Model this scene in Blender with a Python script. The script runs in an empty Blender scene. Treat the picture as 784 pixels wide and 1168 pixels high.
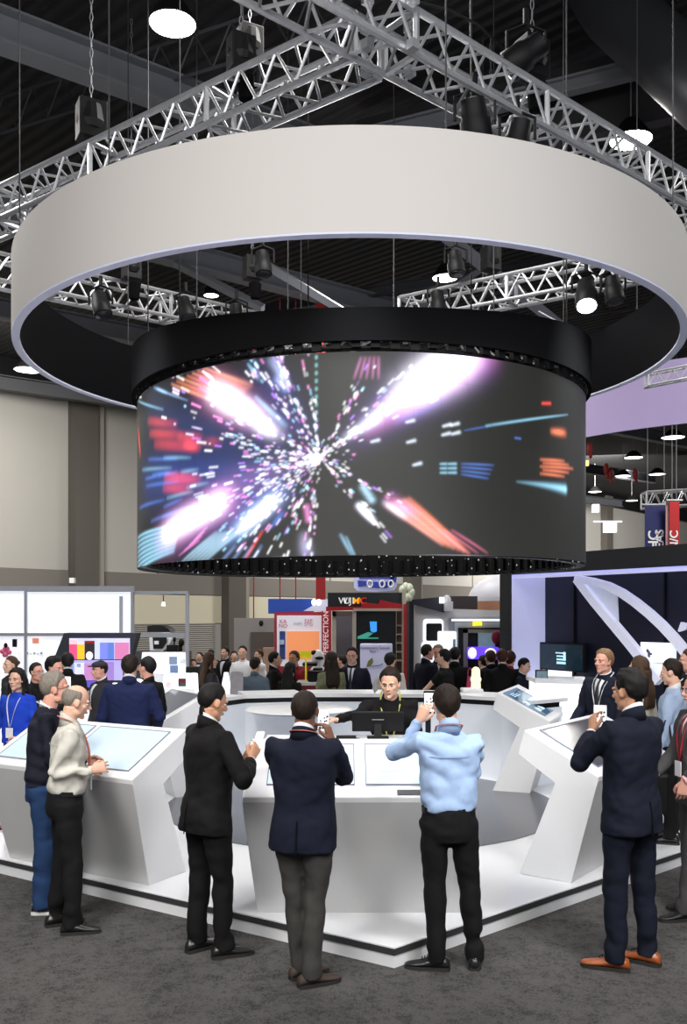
import bpy, math, random
import numpy as np
from mathutils import Vector, Matrix, noise
random.seed(7)
PI = math.pi
scn = bpy.context.scene
COL = bpy.data.collections.new('scene'); scn.collection.children.link(COL)
CAMH, FOC, HOR = 2.2, 1050.0, 700.0

def W(px, py, Y):
    """point seen at (px,py) of the 784x1168 frame that stands Y metres from the lens"""
    return Vector(((px-392)/FOC*Y, Y, CAMH+(HOR-py)/FOC*Y))
def G(px, py, z=0.0):
    """point of the horizontal plane z seen at (px,py)"""
    Y = FOC*(CAMH-z)/(py-HOR)
    return Vector(((px-392)/FOC*Y, Y, z))

# ------------------------------------------------------------------ materials
MATS = {}
def mat(name, col, rough=.6, metal=0., emit=None, es=0., var=.06, vs=30., bump=0., bs=60., spec=None, alpha=None, coat=0., trans=0., sheen=0.):
    if name in MATS: return MATS[name]
    m = bpy.data.materials.new(name); m.use_nodes = True
    nt = m.node_tree; b = nt.nodes['Principled BSDF']
    col = tuple(col)+(1,)
    b.inputs['Roughness'].default_value = rough; b.inputs['Metallic'].default_value = metal
    if spec is not None: b.inputs['Specular IOR Level'].default_value = spec
    if coat: b.inputs['Coat Weight'].default_value = coat
    if trans: b.inputs['Transmission Weight'].default_value = trans
    if sheen: b.inputs['Sheen Weight'].default_value = sheen
    if alpha is not None: b.inputs['Alpha'].default_value = alpha
    tc = nt.nodes.new('ShaderNodeTexCoord'); nz = nt.nodes.new('ShaderNodeTexNoise')
    nz.inputs['Scale'].default_value = vs; nz.inputs['Detail'].default_value = 4
    nt.links.new(tc.outputs['Object'], nz.inputs['Vector'])
    mx = nt.nodes.new('ShaderNodeMix'); mx.data_type = 'RGBA'
    mx.inputs['A'].default_value = tuple(max(0, c*(1-var)) for c in col[:3])+(1,)
    mx.inputs['B'].default_value = tuple(min(1, c*(1+var)) for c in col[:3])+(1,)
    nt.links.new(nz.outputs['Fac'], mx.inputs['Factor']); nt.links.new(mx.outputs['Result'], b.inputs['Base Color'])
    if emit is not None:
        b.inputs['Emission Color'].default_value = tuple(emit)+(1,); b.inputs['Emission Strength'].default_value = es
    if bump:
        n2 = nt.nodes.new('ShaderNodeTexNoise'); n2.inputs['Scale'].default_value = bs; n2.inputs['Detail'].default_value = 5
        nt.links.new(tc.outputs['Object'], n2.inputs['Vector'])
        bp = nt.nodes.new('ShaderNodeBump'); bp.inputs['Strength'].default_value = bump; bp.inputs['Distance'].default_value = .01
        nt.links.new(n2.outputs['Fac'], bp.inputs['Height']); nt.links.new(bp.outputs['Normal'], b.inputs['Normal'])
    MATS[name] = m
    return m
def sr(r, g, b):
    """8-bit display colour to linear"""
    f = lambda c: (c/255/12.92) if c/255 <= .04045 else ((c/255+.055)/1.055)**2.4
    return (f(r), f(g), f(b))

# ------------------------------------------------------------------ mesh builder (world coordinates)
class MB:
    def __init__(s): s.v = []; s.f = []; s.mi = []
    def add(s, vs, fs, mi=0):
        n = len(s.v); s.v += [tuple(p) for p in vs]; s.f += [tuple(i+n for i in f) for f in fs]; s.mi += [mi]*len(fs); return s
    def box(s, c, size, rz=0., R=None, mi=0):
        hx, hy, hz = size[0]/2, size[1]/2, size[2]/2
        M = R if R is not None else Matrix.Rotation(rz, 3, 'Z')
        vs = [Vector(c)+M@Vector((x*hx, y*hy, z*hz)) for x in(-1,1) for y in(-1,1) for z in(-1,1)]
        return s.add(vs, [(0,1,3,2),(4,6,7,5),(0,4,5,1),(2,3,7,6),(0,2,6,4),(1,5,7,3)], mi)
    def hexa(s, bot, top, mi=0):
        return s.prism(bot, top, mi)
    def prism(s, A, B, mi=0):
        n = len(A); fs = [tuple(range(n))[::-1], tuple(range(n, 2*n))]
        for i in range(n): j = (i+1) % n; fs.append((i, j, n+j, n+i))
        return s.add(list(A)+list(B), fs, mi)
    def quad(s, a, b, c, d, mi=0): return s.add([a, b, c, d], [(0,1,2,3)], mi)
    def rings(s, rs, cap=True, closed=False, mi=0):
        n = len(rs[0]); vs = [p for r in rs for p in r]; fs = []
        m = len(rs)
        for k in range(m if closed else m-1):
            k2 = (k+1) % m
            for i in range(n):
                j = (i+1) % n; fs.append((k*n+i, k*n+j, k2*n+j, k2*n+i))
        if cap and not closed:
            fs.append(tuple(range(n))[::-1]); fs.append(tuple(range((m-1)*n, m*n)))
        return s.add(vs, fs, mi)
    def tube(s, pts, rad, n=10, flat=1., up=None, mi=0, cap=True, closed=False):
        """loft round a path; rad = number, list of numbers or list of (rx,ry)"""
        pts = [Vector(p) for p in pts]; m = len(pts); rs = []
        pu = None
        for k, p in enumerate(pts):
            if closed: t = pts[(k+1) % m]-pts[(k-1) % m]
            else: t = pts[min(k+1, m-1)]-pts[max(k-1, 0)]
            t = t.normalized() if t.length > 1e-9 else Vector((0,0,1))
            if up is not None: u = Vector(up)
            elif pu is not None: u = pu
            else: u = Vector((0,0,1)) if abs(t.z) < .9 else Vector((0,1,0))
            x = u.cross(t)
            if x.length < 1e-6: x = Vector((1,0,0)).cross(t)
            x.normalize(); y = t.cross(x); y.normalize(); pu = y
            r = rad[k] if isinstance(rad, (list, tuple)) else rad
            rx, ry = r if isinstance(r, (list, tuple)) else (r, r*flat)
            rs.append([p+x*math.cos(2*PI*i/n)*rx+y*math.sin(2*PI*i/n)*ry for i in range(n)])
        return s.rings(rs, cap, closed, mi)
    def bar(s, a, b, r, n=6, mi=0): return s.tube([a, b], r, n, mi=mi)
    def ell(s, c, r, R=None, nu=16, nv=10, mi=0):
        c = Vector(c); M = R if R is not None else Matrix.Identity(3)
        vs = [c+M@Vector((0,0,-r[2]))]; fs = []
        for j in range(1, nv):
            a = -PI/2+PI*j/nv
            for i in range(nu):
                t = 2*PI*i/nu; vs.append(c+M@Vector((r[0]*math.cos(a)*math.cos(t), r[1]*math.cos(a)*math.sin(t), r[2]*math.sin(a))))
        vs.append(c+M@Vector((0,0,r[2]))); N = len(vs)-1
        for i in range(nu): fs.append((0, 1+(i+1)%nu, 1+i))
        for j in range(nv-2):
            for i in range(nu):
                a = 1+j*nu+i; b = 1+j*nu+(i+1)%nu; fs.append((a, b, b+nu, a+nu))
        for i in range(nu): fs.append((N, N-nu+i, N-nu+(i+1)%nu))
        return s.add(vs, fs, mi)
    def lathe(s, c, prof, n=32, a0=0, a1=2*PI, tilt=0., mi=0):
        """prof closed list of (r,z); full or partial ring about c"""
        c = Vector(c); full = abs(a1-a0-2*PI) < 1e-6; m = n if full else n+1; rs = []
        T = Matrix.Rotation(tilt, 3, 'Y')
        for k in range(m):
            a = a0+(a1-a0)*k/n
            rs.append([c+T@Vector((r*math.cos(a), r*math.sin(a), z)) for r, z in prof])
        return s.rings(rs, cap=not full, closed=full, mi=mi)
    def plate(s, outline, normal, th, mi=0):
        n = Vector(normal).normalized()*th
        return s.prism([Vector(p) for p in outline], [Vector(p)+n for p in outline], mi)

def ploc(o):
    v = Vector((0,0,0))
    while o is not None: v += o.location; o = o.parent
    return v
def link(o, parent=None, kind=None):
    COL.objects.link(o)
    if parent is not None: o.parent = parent
    if kind: o['kind'] = kind
    return o
def obj(name, mb, mats, parent=None, smooth=False, kind=None, origin=None, bevel=0.):
    me = bpy.data.meshes.new(name)
    off = ploc(parent) if parent is not None else Vector((0,0,0))
    if parent is None:
        if origin is None:
            A = np.array(mb.v); origin = Vector(((A[:,0].min()+A[:,0].max())/2, (A[:,1].min()+A[:,1].max())/2, A[:,2].min()))
        org = Vector(origin)
    else:
        org = Vector((0,0,0))
    t = off+org
    me.from_pydata([(p[0]-t.x, p[1]-t.y, p[2]-t.z) for p in mb.v], [], mb.f)
    if not isinstance(mats, (list, tuple)): mats = [mats]
    for m in mats: me.materials.append(m)
    if len(mats) > 1:
        me.polygons.foreach_set('material_index', mb.mi)
    me.validate()
    import bmesh
    if len(mb.f) < 3000:
        bm = bmesh.new(); bm.from_mesh(me); bmesh.ops.recalc_face_normals(bm, faces=bm.faces); bm.to_mesh(me); bm.free()
    if smooth:
        me.polygons.foreach_set('use_smooth', [True]*len(me.polygons))
    me.update()
    o = bpy.data.objects.new(name, me)
    if parent is None: o.location = org
    if bevel:
        md = o.modifiers.new('bevel', 'BEVEL'); md.width = bevel; md.segments = 2; md.limit_method = 'ANGLE'
    if smooth == 'angle':
        try: me.set_sharp_from_angle(angle=math.radians(35))
        except Exception: pass
    return link(o, parent, kind)
def tag(o, label=None, cat=None, group=None, kind=None):
    if label: o['label'] = label
    if cat: o['category'] = cat
    if group: o['group'] = group
    if kind: o['kind'] = kind
    return o
def thing(name, loc, label, cat, group=None):
    o = bpy.data.objects.new(name, None); o.empty_display_size = .1; o.location = Vector(loc); COL.objects.link(o)
    return tag(o, label, cat, group)
def copy_tree(o, parent=None):
    c = o.copy(); COL.objects.link(c)
    if parent is not None: c.parent = parent
    for ch in [k for k in bpy.data.objects if k.parent == o]: copy_tree(ch, c)
    return c
def dup(src, loc, rz=0., label=None, group=None):
    c = copy_tree(src); c.location = Vector(loc); c.rotation_euler = (0,0,rz)
    if label: c['label'] = label
    if group: c['group'] = group
    return c
def text_mesh(body, size, M, mt, parent, name='lettering', extrude=.004, bold=False, label=None):
    """lettering as a mesh; M maps the text plane (x right, y up) to the world"""
    cu = bpy.data.curves.new('t', 'FONT'); cu.body = body; cu.size = size; cu.extrude = extrude; cu.align_x = 'CENTER'; cu.align_y = 'CENTER'
    if bold: cu.offset = size*.02
    o = bpy.data.objects.new('t', cu); COL.objects.link(o)
    dg = bpy.context.evaluated_depsgraph_get(); me = bpy.data.meshes.new_from_object(o.evaluated_get(dg))
    COL.objects.unlink(o); bpy.data.objects.remove(o)
    me.transform(M)
    me.transform(Matrix.Translation(-ploc(parent)))
    me.materials.clear(); me.materials.append(mt); me.name = name
    r = bpy.data.objects.new(name, me); link(r, parent)
    if label: r['label'] = label
    return r
def frameM(p, right, up):
    r = Vector(right).normalized(); u = Vector(up); u = (u-r*u.dot(r)).normalized(); n = r.cross(u)
    M = Matrix(((r.x,u.x,n.x,p[0]),(r.y,u.y,n.y,p[1]),(r.z,u.z,n.z,p[2]),(0,0,0,1)))
    return M
def bxp(mb, x0, x1, y0, y1, Y, dep, mi=0):
    """box whose front face spans the given sight lines at distance Y"""
    a = W(x0, y1, Y); b = W(x1, y0, Y)
    return mb.box(((a.x+b.x)/2, Y+dep/2, (a.z+b.z)/2), (b.x-a.x, dep, b.z-a.z), mi=mi)
# ================================================================== materials of the hall
M_white  = mat('white lacquer', sr(238,239,241), .28, var=.01, spec=.5)
M_whiteP = mat('white platform floor', sr(240,241,244), .16, var=.015, vs=3, spec=.6)
M_grayF  = mat('greyer laminate front', sr(200,200,200), .3, var=.05, vs=5, spec=.6)  # console fronts, greyer than the white of the cabinet
M_dstrip = mat('dark metal edge', sr(70,70,72), .35, .3)
M_black  = mat('black satin', (.006,.006,.007), .55, spec=.25)
M_blackm = mat('black matte cloth', (.006,.006,.007), .95, bump=.2, spec=.05)
M_alu    = mat('truss aluminium', (.60,.61,.64), .34, .6, var=.15, vs=20)
M_wire   = mat('dark wire rope', (.05,.05,.055), .6)
M_galv   = mat('dull steel', (.35,.36,.38), .5, .6, var=.2)
M_glow   = mat('lamp glow', (1,1,1), .5, emit=(1,.98,.9), es=14)
M_screenw= mat('lit white touchscreen', (.40,.46,.50), .1, emit=sr(208,232,248), es=.62, var=.03, vs=4)

def node_mat(name):
    m = bpy.data.materials.new(name); m.use_nodes = True
    return m, m.node_tree, m.node_tree.nodes['Principled BSDF']

# carpet
M_carpet, nt, b = node_mat('charcoal carpet')
tc = nt.nodes.new('ShaderNodeTexCoord')
n1 = nt.nodes.new('ShaderNodeTexNoise'); n1.inputs['Scale'].default_value = 7; n1.inputs['Detail'].default_value = 8; n1.inputs['Roughness'].default_value = .7
n2 = nt.nodes.new('ShaderNodeTexNoise'); n2.inputs['Scale'].default_value = 70; n2.inputs['Detail'].default_value = 4
n3 = nt.nodes.new('ShaderNodeTexVoronoi'); n3.inputs['Scale'].default_value = 22
for n in (n1,n2,n3): nt.links.new(tc.outputs['Object'], n.inputs['Vector'])
ad = nt.nodes.new('ShaderNodeMath'); ad.operation = 'ADD'; nt.links.new(n1.outputs['Fac'], ad.inputs[0]); nt.links.new(n2.outputs['Fac'], ad.inputs[1])
ml = nt.nodes.new('ShaderNodeMath'); ml.operation = 'MULTIPLY_ADD'; ml.inputs[1].default_value = .25; nt.links.new(n3.outputs['Distance'], ml.inputs[0]); nt.links.new(ad.outputs[0], ml.inputs[2])
cr = nt.nodes.new('ShaderNodeValToRGB'); cr.color_ramp.elements[0].position = .68; cr.color_ramp.elements[1].position = 1.32 if False else 1.0
cr.color_ramp.elements[0].color = sr(50,49,49)+(1,); cr.color_ramp.elements[1].color = sr(88,86,85)+(1,)
mp = nt.nodes.new('ShaderNodeMath'); mp.operation = 'MULTIPLY'; mp.inputs[1].default_value = .82; nt.links.new(ml.outputs[0], mp.inputs[0])
nt.links.new(mp.outputs[0], cr.inputs[0]); nt.links.new(cr.outputs[0], b.inputs['Base Color'])
b.inputs['Roughness'].default_value = .95; b.inputs['Specular IOR Level'].default_value = .1
bp = nt.nodes.new('ShaderNodeBump'); bp.inputs['Strength'].default_value = .8; bp.inputs['Distance'].default_value = .01
nt.links.new(n2.outputs['Fac'], bp.inputs['Height']); nt.links.new(bp.outputs['Normal'], b.inputs['Normal'])

# corrugated deck
M_deck, nt, b = node_mat('dark corrugated roof deck')
tc = nt.nodes.new('ShaderNodeTexCoord'); mpn = nt.nodes.new('ShaderNodeMapping'); mpn.inputs['Rotation'].default_value = (0,0,.74)
wv = nt.nodes.new('ShaderNodeTexWave'); wv.inputs['Scale'].default_value = 1.3; wv.bands_direction = 'Y'
nt.links.new(tc.outputs['Object'], mpn.inputs['Vector']); nt.links.new(mpn.outputs[0], wv.inputs['Vector'])
cr = nt.nodes.new('ShaderNodeValToRGB'); cr.color_ramp.elements[0].color = (.002,.002,.003,1); cr.color_ramp.elements[1].color = (.012,.012,.014,1)
nt.links.new(wv.outputs['Fac'], cr.inputs[0]); nt.links.new(cr.outputs[0], b.inputs['Base Color']); b.inputs['Roughness'].default_value = .7
bp = nt.nodes.new('ShaderNodeBump'); bp.inputs['Strength'].default_value = .7; bp.inputs['Distance'].default_value = .08
nt.links.new(wv.outputs['Fac'], bp.inputs['Height']); nt.links.new(bp.outputs['Normal'], b.inputs['Normal'])

# ================================================================== hall shell
mb = MB(); mb.box((8,38,-.05), (90,96,.1)); o = obj('floor', mb, M_carpet, kind='structure', origin=(8,38,-.1))
mb = MB(); mb.box((8,38,10.65), (90,96,.1)); obj('ceiling', mb, M_deck, kind='structure', origin=(8,38,10.6))
# wall line
WA = Vector((-11.3,30.2,0)); WD = (Vector((16.8,62.8,0))-WA); 
def wallp(t, z, off=0.):
    n = Vector((WD.y,-WD.x,0)).normalized()
    return WA+WD*t+n*off+Vector((0,0,z))
M_wallU = mat('warm grey wall panel', sr(168,165,160), .8, var=.04, vs=.6)
M_wallB = mat('grey wall band', sr(112,107,102), .8, var=.05)
M_wallC = mat('cream wall panel', sr(196,190,168), .8, var=.04)
M_colm  = mat('taupe wall column', sr(84,79,74), .8, var=.05)
M_roll  = mat('grey roller shutter', sr(150,146,140), .6, var=.05)
def wallstrip(name, t0, t1, z0, z1, th, m, off=0., parent=None, kind='structure'):
    mb = MB(); A = [wallp(t0,z0,off), wallp(t1,z0,off), wallp(t1,z1,off), wallp(t0,z1,off)]
    n = Vector((WD.y,-WD.x,0)).normalized()*th
    mb.prism(A, [p-n for p in A]); return obj(name, mb, m, parent, kind=kind if parent is None else None)
wallstrip('wall_left', -.35, 1.6, 0, 10.6, .3, M_wallU)
wallstrip('trim_1', -.35, 1.6, 2.95, 3.72, .08, M_wallB, .06)
wallstrip('trim_2', -.35, 1.6, 9.75, 10.6, .1, M_black, .3)
wallstrip('trim_3', -.35, .36, 1.82, 2.92, .05, M_wallC, .04)
mb = MB()
for k in range(22):
    z = .08+k*.08; A = [wallp(-.3,z,.03), wallp(.215,z,.03), wallp(.215,z+.03,.07), wallp(-.3,z+.03,.07)]
    B = [wallp(-.3,z+.078,.03), wallp(.215,z+.078,.03), wallp(.215,z+.045,.07), wallp(-.3,z+.045,.07)]
    mb.quad(*A); mb.quad(A[3],A[2],B[2],B[3]); mb.quad(B[3],B[2],B[1],B[0])
obj('door_1', mb, M_roll, kind='structure')
for i, t in enumerate((-.13, .07, .235, .52, .8, 1.05, 1.3)):
    wallstrip('trim_%d' % (i+4), t-.011, t+.011, 0, 10.4, .45, M_colm, .5)
    wallstrip('trim_%d' % (i+24), t+.012, t+.019, 0, 10.4, .3, mat('light column edge', sr(140,135,126), .8), .32)
for i, t in enumerate((-.03, .15, .38, .66, .92)):
    wallstrip('trim_%d' % (i+14), t-.001, t+.001, 3.72, 9.75, .02, M_wallB, .02)

# ceiling structure
U = Vector((.80,.60,0)); V = Vector((-.90,.436,0))
M_beam = mat('grey painted steel beam', sr(112,114,120), .55, var=.12, vs=2)
M_beamd = mat('dark painted steel beam', sr(60,61,66), .6, var=.12, vs=2)
def ibeam(name, a, b, w, h, m, label, group):
    a = Vector(a); b = Vector(b); c = (a+b)/2; d = b-a; L = d.length; rz = math.atan2(d.y, d.x)
    t = thing(name, (c.x, c.y, c.z-h/2), label, 'roof beam', group)
    x = MB(); x.box(c+Vector((0,0,-h/2)), (L,w,.035), rz); obj('bottom_flange', x, m, t)
    x = MB(); x.box(c+Vector((0,0,h/2)), (L,w,.035), rz); obj('top_flange', x, m, t)
    x = MB(); x.box(c, (L,.03,h), rz); obj('web', x, m, t)
    return t
P0 = Vector((-4.3,11.5,9.5))
for k, off in enumerate((0, 5.2, 10.8, 18, 26, 35)):
    q = P0+Vector((.45,-.9,0)).normalized()*0+Vector((-.6,.8,0))*off
    if k == 0: q = P0
    ibeam('roof_beam', q-U*9, q+U*(22+off), .34, .42, M_beam if k < 3 else M_beamd,
          ('pale grey steel roof beam crossing above the left end of the white ring' if k == 0 else 'grey steel roof beam seen through the hanging ring' if k == 1 else 'grey steel roof beam running behind the ring opening' if k==2 else 'dark distant steel roof beam in line with the wall'), 'roof beams running along the hall')
for k, off in enumerate((-3.2, 4.2, 11.5, 20, 30, 41)):
    q = Vector((-2.6,11.9,9.78))+U*off*1.0
    ibeam('roof_purlin', q-V*14, q+V*16, .16, .2, M_beamd if k != 1 else M_beam, 'thin dark steel purlin crossing under the roof deck', 'roof purlins across the hall')
# diagonal bar joists
def joist(a, b, h, label):
    a = Vector(a); b = Vector(b); n = int((b-a).length/.6)
    t = thing('bar_joist', a, label, 'joist', 'open web joists under the roof deck')
    x = MB(); x.bar(a, b, .03, 4); obj('bottom_chord', x, M_beamd, t)
    x = MB(); x.bar(a+Vector((0,0,h)), b+Vector((0,0,h)), .03, 4); obj('top_chord', x, M_beamd, t)
    x = MB()
    for i in range(n):
        p = a+(b-a)*(i/n); q = a+(b-a)*((i+.5)/n)+Vector((0,0,h)); r = a+(b-a)*((i+1)/n)
        x.bar(p, q, .016, 4); x.bar(q, r, .016, 4)
    obj('web_bars', x, M_beamd, t)
for k in (1,3,5,7,8):
    q = Vector((-12,9,9.7))+Vector((.6,.2,0))*0+U*(k*2.9)
    joist(q-V*6, q+V*12, .55, 'dark open web joist under the roof deck')
# slim stiff braces seen in the ring opening
for i, (a, b) in enumerate((((300,352,17),(200,300,17.5)), ((420,372,19),(300,300,15)), ((400,400,22),(560,300,20)), ((640,372,17),(500,262,13)))):
    x = MB(); x.bar(W(*a), W(*b), .09 if i != 3 else .13, 4)
    tag(obj('roof_brace', x, M_beam), ['grey roof brace above the left of the screen', 'long grey roof brace over the middle of the screen', 'grey roof brace rising right behind the screen', 'pale wide roof brace above the right of the screen'][i], 'roof brace', 'roof braces')
# duct top right
x = MB(); x.tube([W(650,-60,13), W(700,10,12.2), W(800,100,11.2), W(900,190,10.4)], .42, 20)
t = tag(obj('air_duct', x, mat('dark duct sheet', (.05,.052,.06), .45, .5), smooth=True), 'round dark air duct in the top right corner of the ceiling', 'duct')
x = MB(); x.box(W(690,112,13.6), (8,.22,1.1), -.45)
tag(obj('deep_girder', x, mat('deep girder paint', (.018,.018,.02), .6)), 'deep dark roof girder behind the right truss', 'girder')
x = MB(); x.box(W(700,143,15.5), (9,.5,.06), -.45)
tag(obj('cable_tray', x, M_beam), 'grey ribbed cable tray running to the right above the bright lamp', 'cable tray')

# high bay lamps
def highbay(p, r, label, es=14, col=(1,.98,.92)):
    t = thing('high_bay_lamp', Vector(p), label, 'lamp', 'round high bay ceiling lamps')
    x = MB(); x.lathe(p, [(0,.0),(r,.0),(r,.02),(0,.02)], 24); obj('lens', x, mat('lamp lens %g' % es, (1,1,1), .5, emit=col, es=es), t)
    x = MB(); x.lathe(p, [(r,-.01),(r+.03,-.01),(r*.55,.22),(r*.3,.3),(0,.3),(0,.26),(r*.3,.24)], 24); obj('housing', x, M_black, t, smooth='angle')
    x = MB(); x.bar(Vector(p)+Vector((0,0,.28)), Vector((p[0],p[1],10.58)), .012, 5); obj('hanger_rod', x, M_galv, t)
    return t
for (px, py, Z, r, lab, es) in ((197,27,9.0,.27,'glaring round lamp nearest the left beam at the top of the hall',30), (720,160,9.0,.30,'glaring round lamp beside the right truss',40),
    (508,317,9.0,.26,'round lamp seen through the right of the ring opening',12), (241,337,9.0,.16,'small yellowish lamp seen through the left of the ring opening',6),
    (768,499,9.0,.44,'small round ceiling lamp under the violet ring, nearest of the far rows',7), (723,522,9.0,.4,'far ceiling lamp second in the row below the violet ring',7),
    (711,543,9.0,.38,'far ceiling lamp third in the row below the violet ring',7), (679,561,9.0,.36,'far ceiling lamp closest to the edge of the big screen',7),
    (721,571,9.0,.36,'far ceiling lamp just above the pale end wall',7), (32,422,9.3,.4,'small ceiling lamp under the left edge of the white ring',7), (750,541,9,.4,'faint far ceiling lamp behind the banners',4)):
    Y = FOC*(Z-CAMH)/(HOR-py); highbay(W(px,py,Y), r, lab, es)

# ================================================================== platform
C0 = Vector((.315,5.70,0)); dL = Vector((-3.215,2.08,0)).normalized(); dR = Vector((2.568,2.266,0)).normalized()
PL = [C0, C0+dR*4.95, Vector((2.4,12.72,0)), Vector((-2.3,12.72,0)), C0+dL*6.6]
def poly(z, inset=0.):
    c = sum((p for p in PL), Vector())/5; return [Vector((p.x,p.y,z))+(c-p).normalized()*inset for p in PL]
t = thing('display_platform', (C0.x,C0.y,0), 'low white five-cornered platform under the touchscreen counters', 'platform')
x = MB(); x.prism(poly(0,.012), poly(.095,.012)); obj('white_riser', x, M_white, t)
x = MB(); x.prism(poly(.082), poly(.122)); obj('dark_edge_strip', x, M_dstrip, t)
x = MB(); x.prism(poly(.12,.004), poly(.13,.004)); obj('white_top', x, M_whiteP, t)
x = MB(); x.lathe((.2,10.05,.13), [(0,.001),(2.12,.001),(2.12,.006),(0,.006)], 64)
tag(obj('round_floor_inlay', x, mat('dark grey vinyl', sr(88,90,98), .22, var=.05, vs=3, spec=.6)), 'dark grey round floor inlay in the middle of the white platform', 'floor inlay')

# ================================================================== touchscreen consoles
PROF = [(0,.13),(.229,.94),(.235,.975),(-.373,1.285),(-.426,1.09),(-.115,.89),(-.434,.13)]
def console(E, d, w, wid, label, screens, flip=1, taper=.06, kind='console', group=None):
    """E = base front corner (x,y), d = facing, w = width direction"""
    E = Vector((E[0],E[1],0)); d = Vector((d[0],d[1],0)).normalized(); w = Vector((w[0],w[1],0)).normalized()
    t = thing('touchscreen_console', E+w*wid/2+Vector((0,0,.13)), label, 'console', group)
    def pt(s, u, z):
        tp = taper*max(0, min(1, (.94-z)/.81)); u2 = tp+(wid-2*tp)*u
        return E+d*s+w*u2+Vector((0,0,z))
    A = [pt(s,0,z) for s,z in PROF]; B = [pt(s,1,z) for s,z in PROF]
    x = MB(); n = len(PROF)
    x.add(A+B, [tuple(range(n)), tuple(range(n,2*n))[::-1]]+[(i,(i+1)%n,n+(i+1)%n,n+i) for i in range(1,n)], 0)
    x.add([A[0],A[1],B[1],B[0]], [(0,1,2,3)], 1)
    obj('cabinet', x, [M_white, M_grayF], t, bevel=.006)
    # top plane frame
    a = pt(.235,0,.975); a2 = pt(.235,1,.975); c = pt(-.373,0,1.285)
    ex = (a2-a); Lw = ex.length; ex.normalize(); ey = (c-a); Lh = ey.length; ey.normalize(); nn = ex.cross(ey)
    if nn.z < 0: nn = -nn
    def tp(u, v, h=0.): return a+ex*u*Lw+ey*v*Lh+nn*h
    for (u0,u1,v0,v1,m,nm,lab) in screens:
        x = MB(); q = [tp(u0,v0),tp(u1,v0),tp(u1,v1),tp(u0,v1)]
        x.prism([p+nn*.002 for p in q], [p+nn*.006 for p in q]); s = obj(nm, x, m, t)
        if lab: s['label'] = lab
        if nm == 'touchscreen':
            y = MB(); du = .006/Lw; dv = .008/Lh
            for (e0,e1,f0,f1) in ((u0-du,u1+du,v1,v1+dv),(u0-du,u1+du,v0-dv,v0),(u0-du,u0,v0,v1),(u1,u1+du,v0,v1)):
                q = [tp(e0,f0),tp(e1,f0),tp(e1,f1),tp(e0,f1)]; y.prism([p+nn*.001 for p in q], [p+nn*.009 for p in q])
            obj('bezel', y, mat('blue grey bezel', sr(120,130,150), .4), s)
            if m is M_screenw:
                y = MB(); R = random.Random(int(u0*100)+3)
                for k in range(7):
                    uu = u0+(u1-u0)*R.uniform(.15,.7); vv = v0+(v1-v0)*R.uniform(.2,.8); L = (u1-u0)*R.uniform(.05,.25)
                    q = [tp(uu,vv),tp(uu+L,vv),tp(uu+L,vv+.018),tp(uu,vv+.018)]; y.prism([p+nn*.0062 for p in q], [p+nn*.007 for p in q])
                obj('screen_text_lines', y, mat('pale interface grey', sr(170,190,205), .4, emit=sr(185,208,225), es=.5), s)
    return t, tp, nn
M_darkscr = mat('dark glossy touchscreen', (.03,.032,.036), .22, emit=(.1,.11,.12), es=.3, spec=.4)
M_tab = mat('dark grey card reader', sr(60,62,66), .4)
cF, tpF, nF = console((-.675,6.374), (0,-1), (1,0), 1.57, 'white slanted console at the front corner with two lit touchscreens',
    [(.10,.475,.20,.88,M_screenw,'touchscreen','lit white left touchscreen'), (.53,.90,.20,.88,M_screenw,'touchscreen','lit white right touchscreen'), (.66,.775,.03,.11,M_tab,'card_reader','small dark card reader')], taper=.078)
def off(E, w, k): return (E[0]+w[0]*k, E[1]+w[1]*k)
wl = (-.864,.503); wr = (.6,.8)
cL, tpL, nL = console(off((-1.482,7.01), wl, -.05), (-.503,-.864), wl, 1.65, 'white slanted console with lit screens in front of the two grey-haired men',
    [(.07,.52,.14,.90,M_screenw,'touchscreen','lit white touchscreen with faint menu'), (.56,.95,.14,.90,M_screenw,'touchscreen','lit white touchscreen farther from the camera'), (.20,.29,.03,.11,M_tab,'card_reader','small dark card reader')], taper=.05)
cR, tpR, nR = console(off((1.741,7.057), wr, -.03), (.8,-.6), wr, 1.6, 'white slanted console with a dark screen in front of the man in brown shoes',
    [(.12,.82,.14,.92,M_darkscr,'touchscreen','dark glossy touchscreen')], taper=.04)
# back right / back left consoles
E2 = (2.13,10.55); d2 = Vector((.93,-.36,0)).normalized(); w2 = (.36,.93)
cB, tpB, nB = console(E2, d2, w2, 1.35, 'white slanted console at the right end of the back counter with a blue picture screen',
    [(.10,.72,.14,.92,mat('blue picture screen', (.03,.06,.09), .08, emit=sr(60,100,125), es=.8, var=.9, vs=5),'touchscreen','touchscreen showing rows of white cars in blue')], taper=.04)
x = MB()
for i in range(3):
    for j in range(2):
        u0 = .18+i*.16; v0 = .25+j*.22
        q = [tpB(u0,v0),tpB(u0+.11,v0),tpB(u0+.13,v0+.09),tpB(u0+.03,v0+.13)]; x.prism([p+nB*.0065 for p in q], [p+nB*.0075 for p in q])
for k in range(3):
    q = [tpB(.2,.75+k*.04),tpB(.5-k*.06,.75+k*.04),tpB(.5-k*.06,.765+k*.04),tpB(.2,.765+k*.04)]; x.prism([p+nB*.0065 for p in q], [p+nB*.0075 for p in q])
obj('screen_picture', x, mat('pale car shapes', sr(190,215,230), .4, emit=sr(190,215,230), es=.6), [c for c in cB.children if c.name.startswith('touchscreen')][0])
E3 = (-1.86,10.3); d3 = Vector((-.85,-.52,0)).normalized(); w3 = (-.52,.85)
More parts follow.
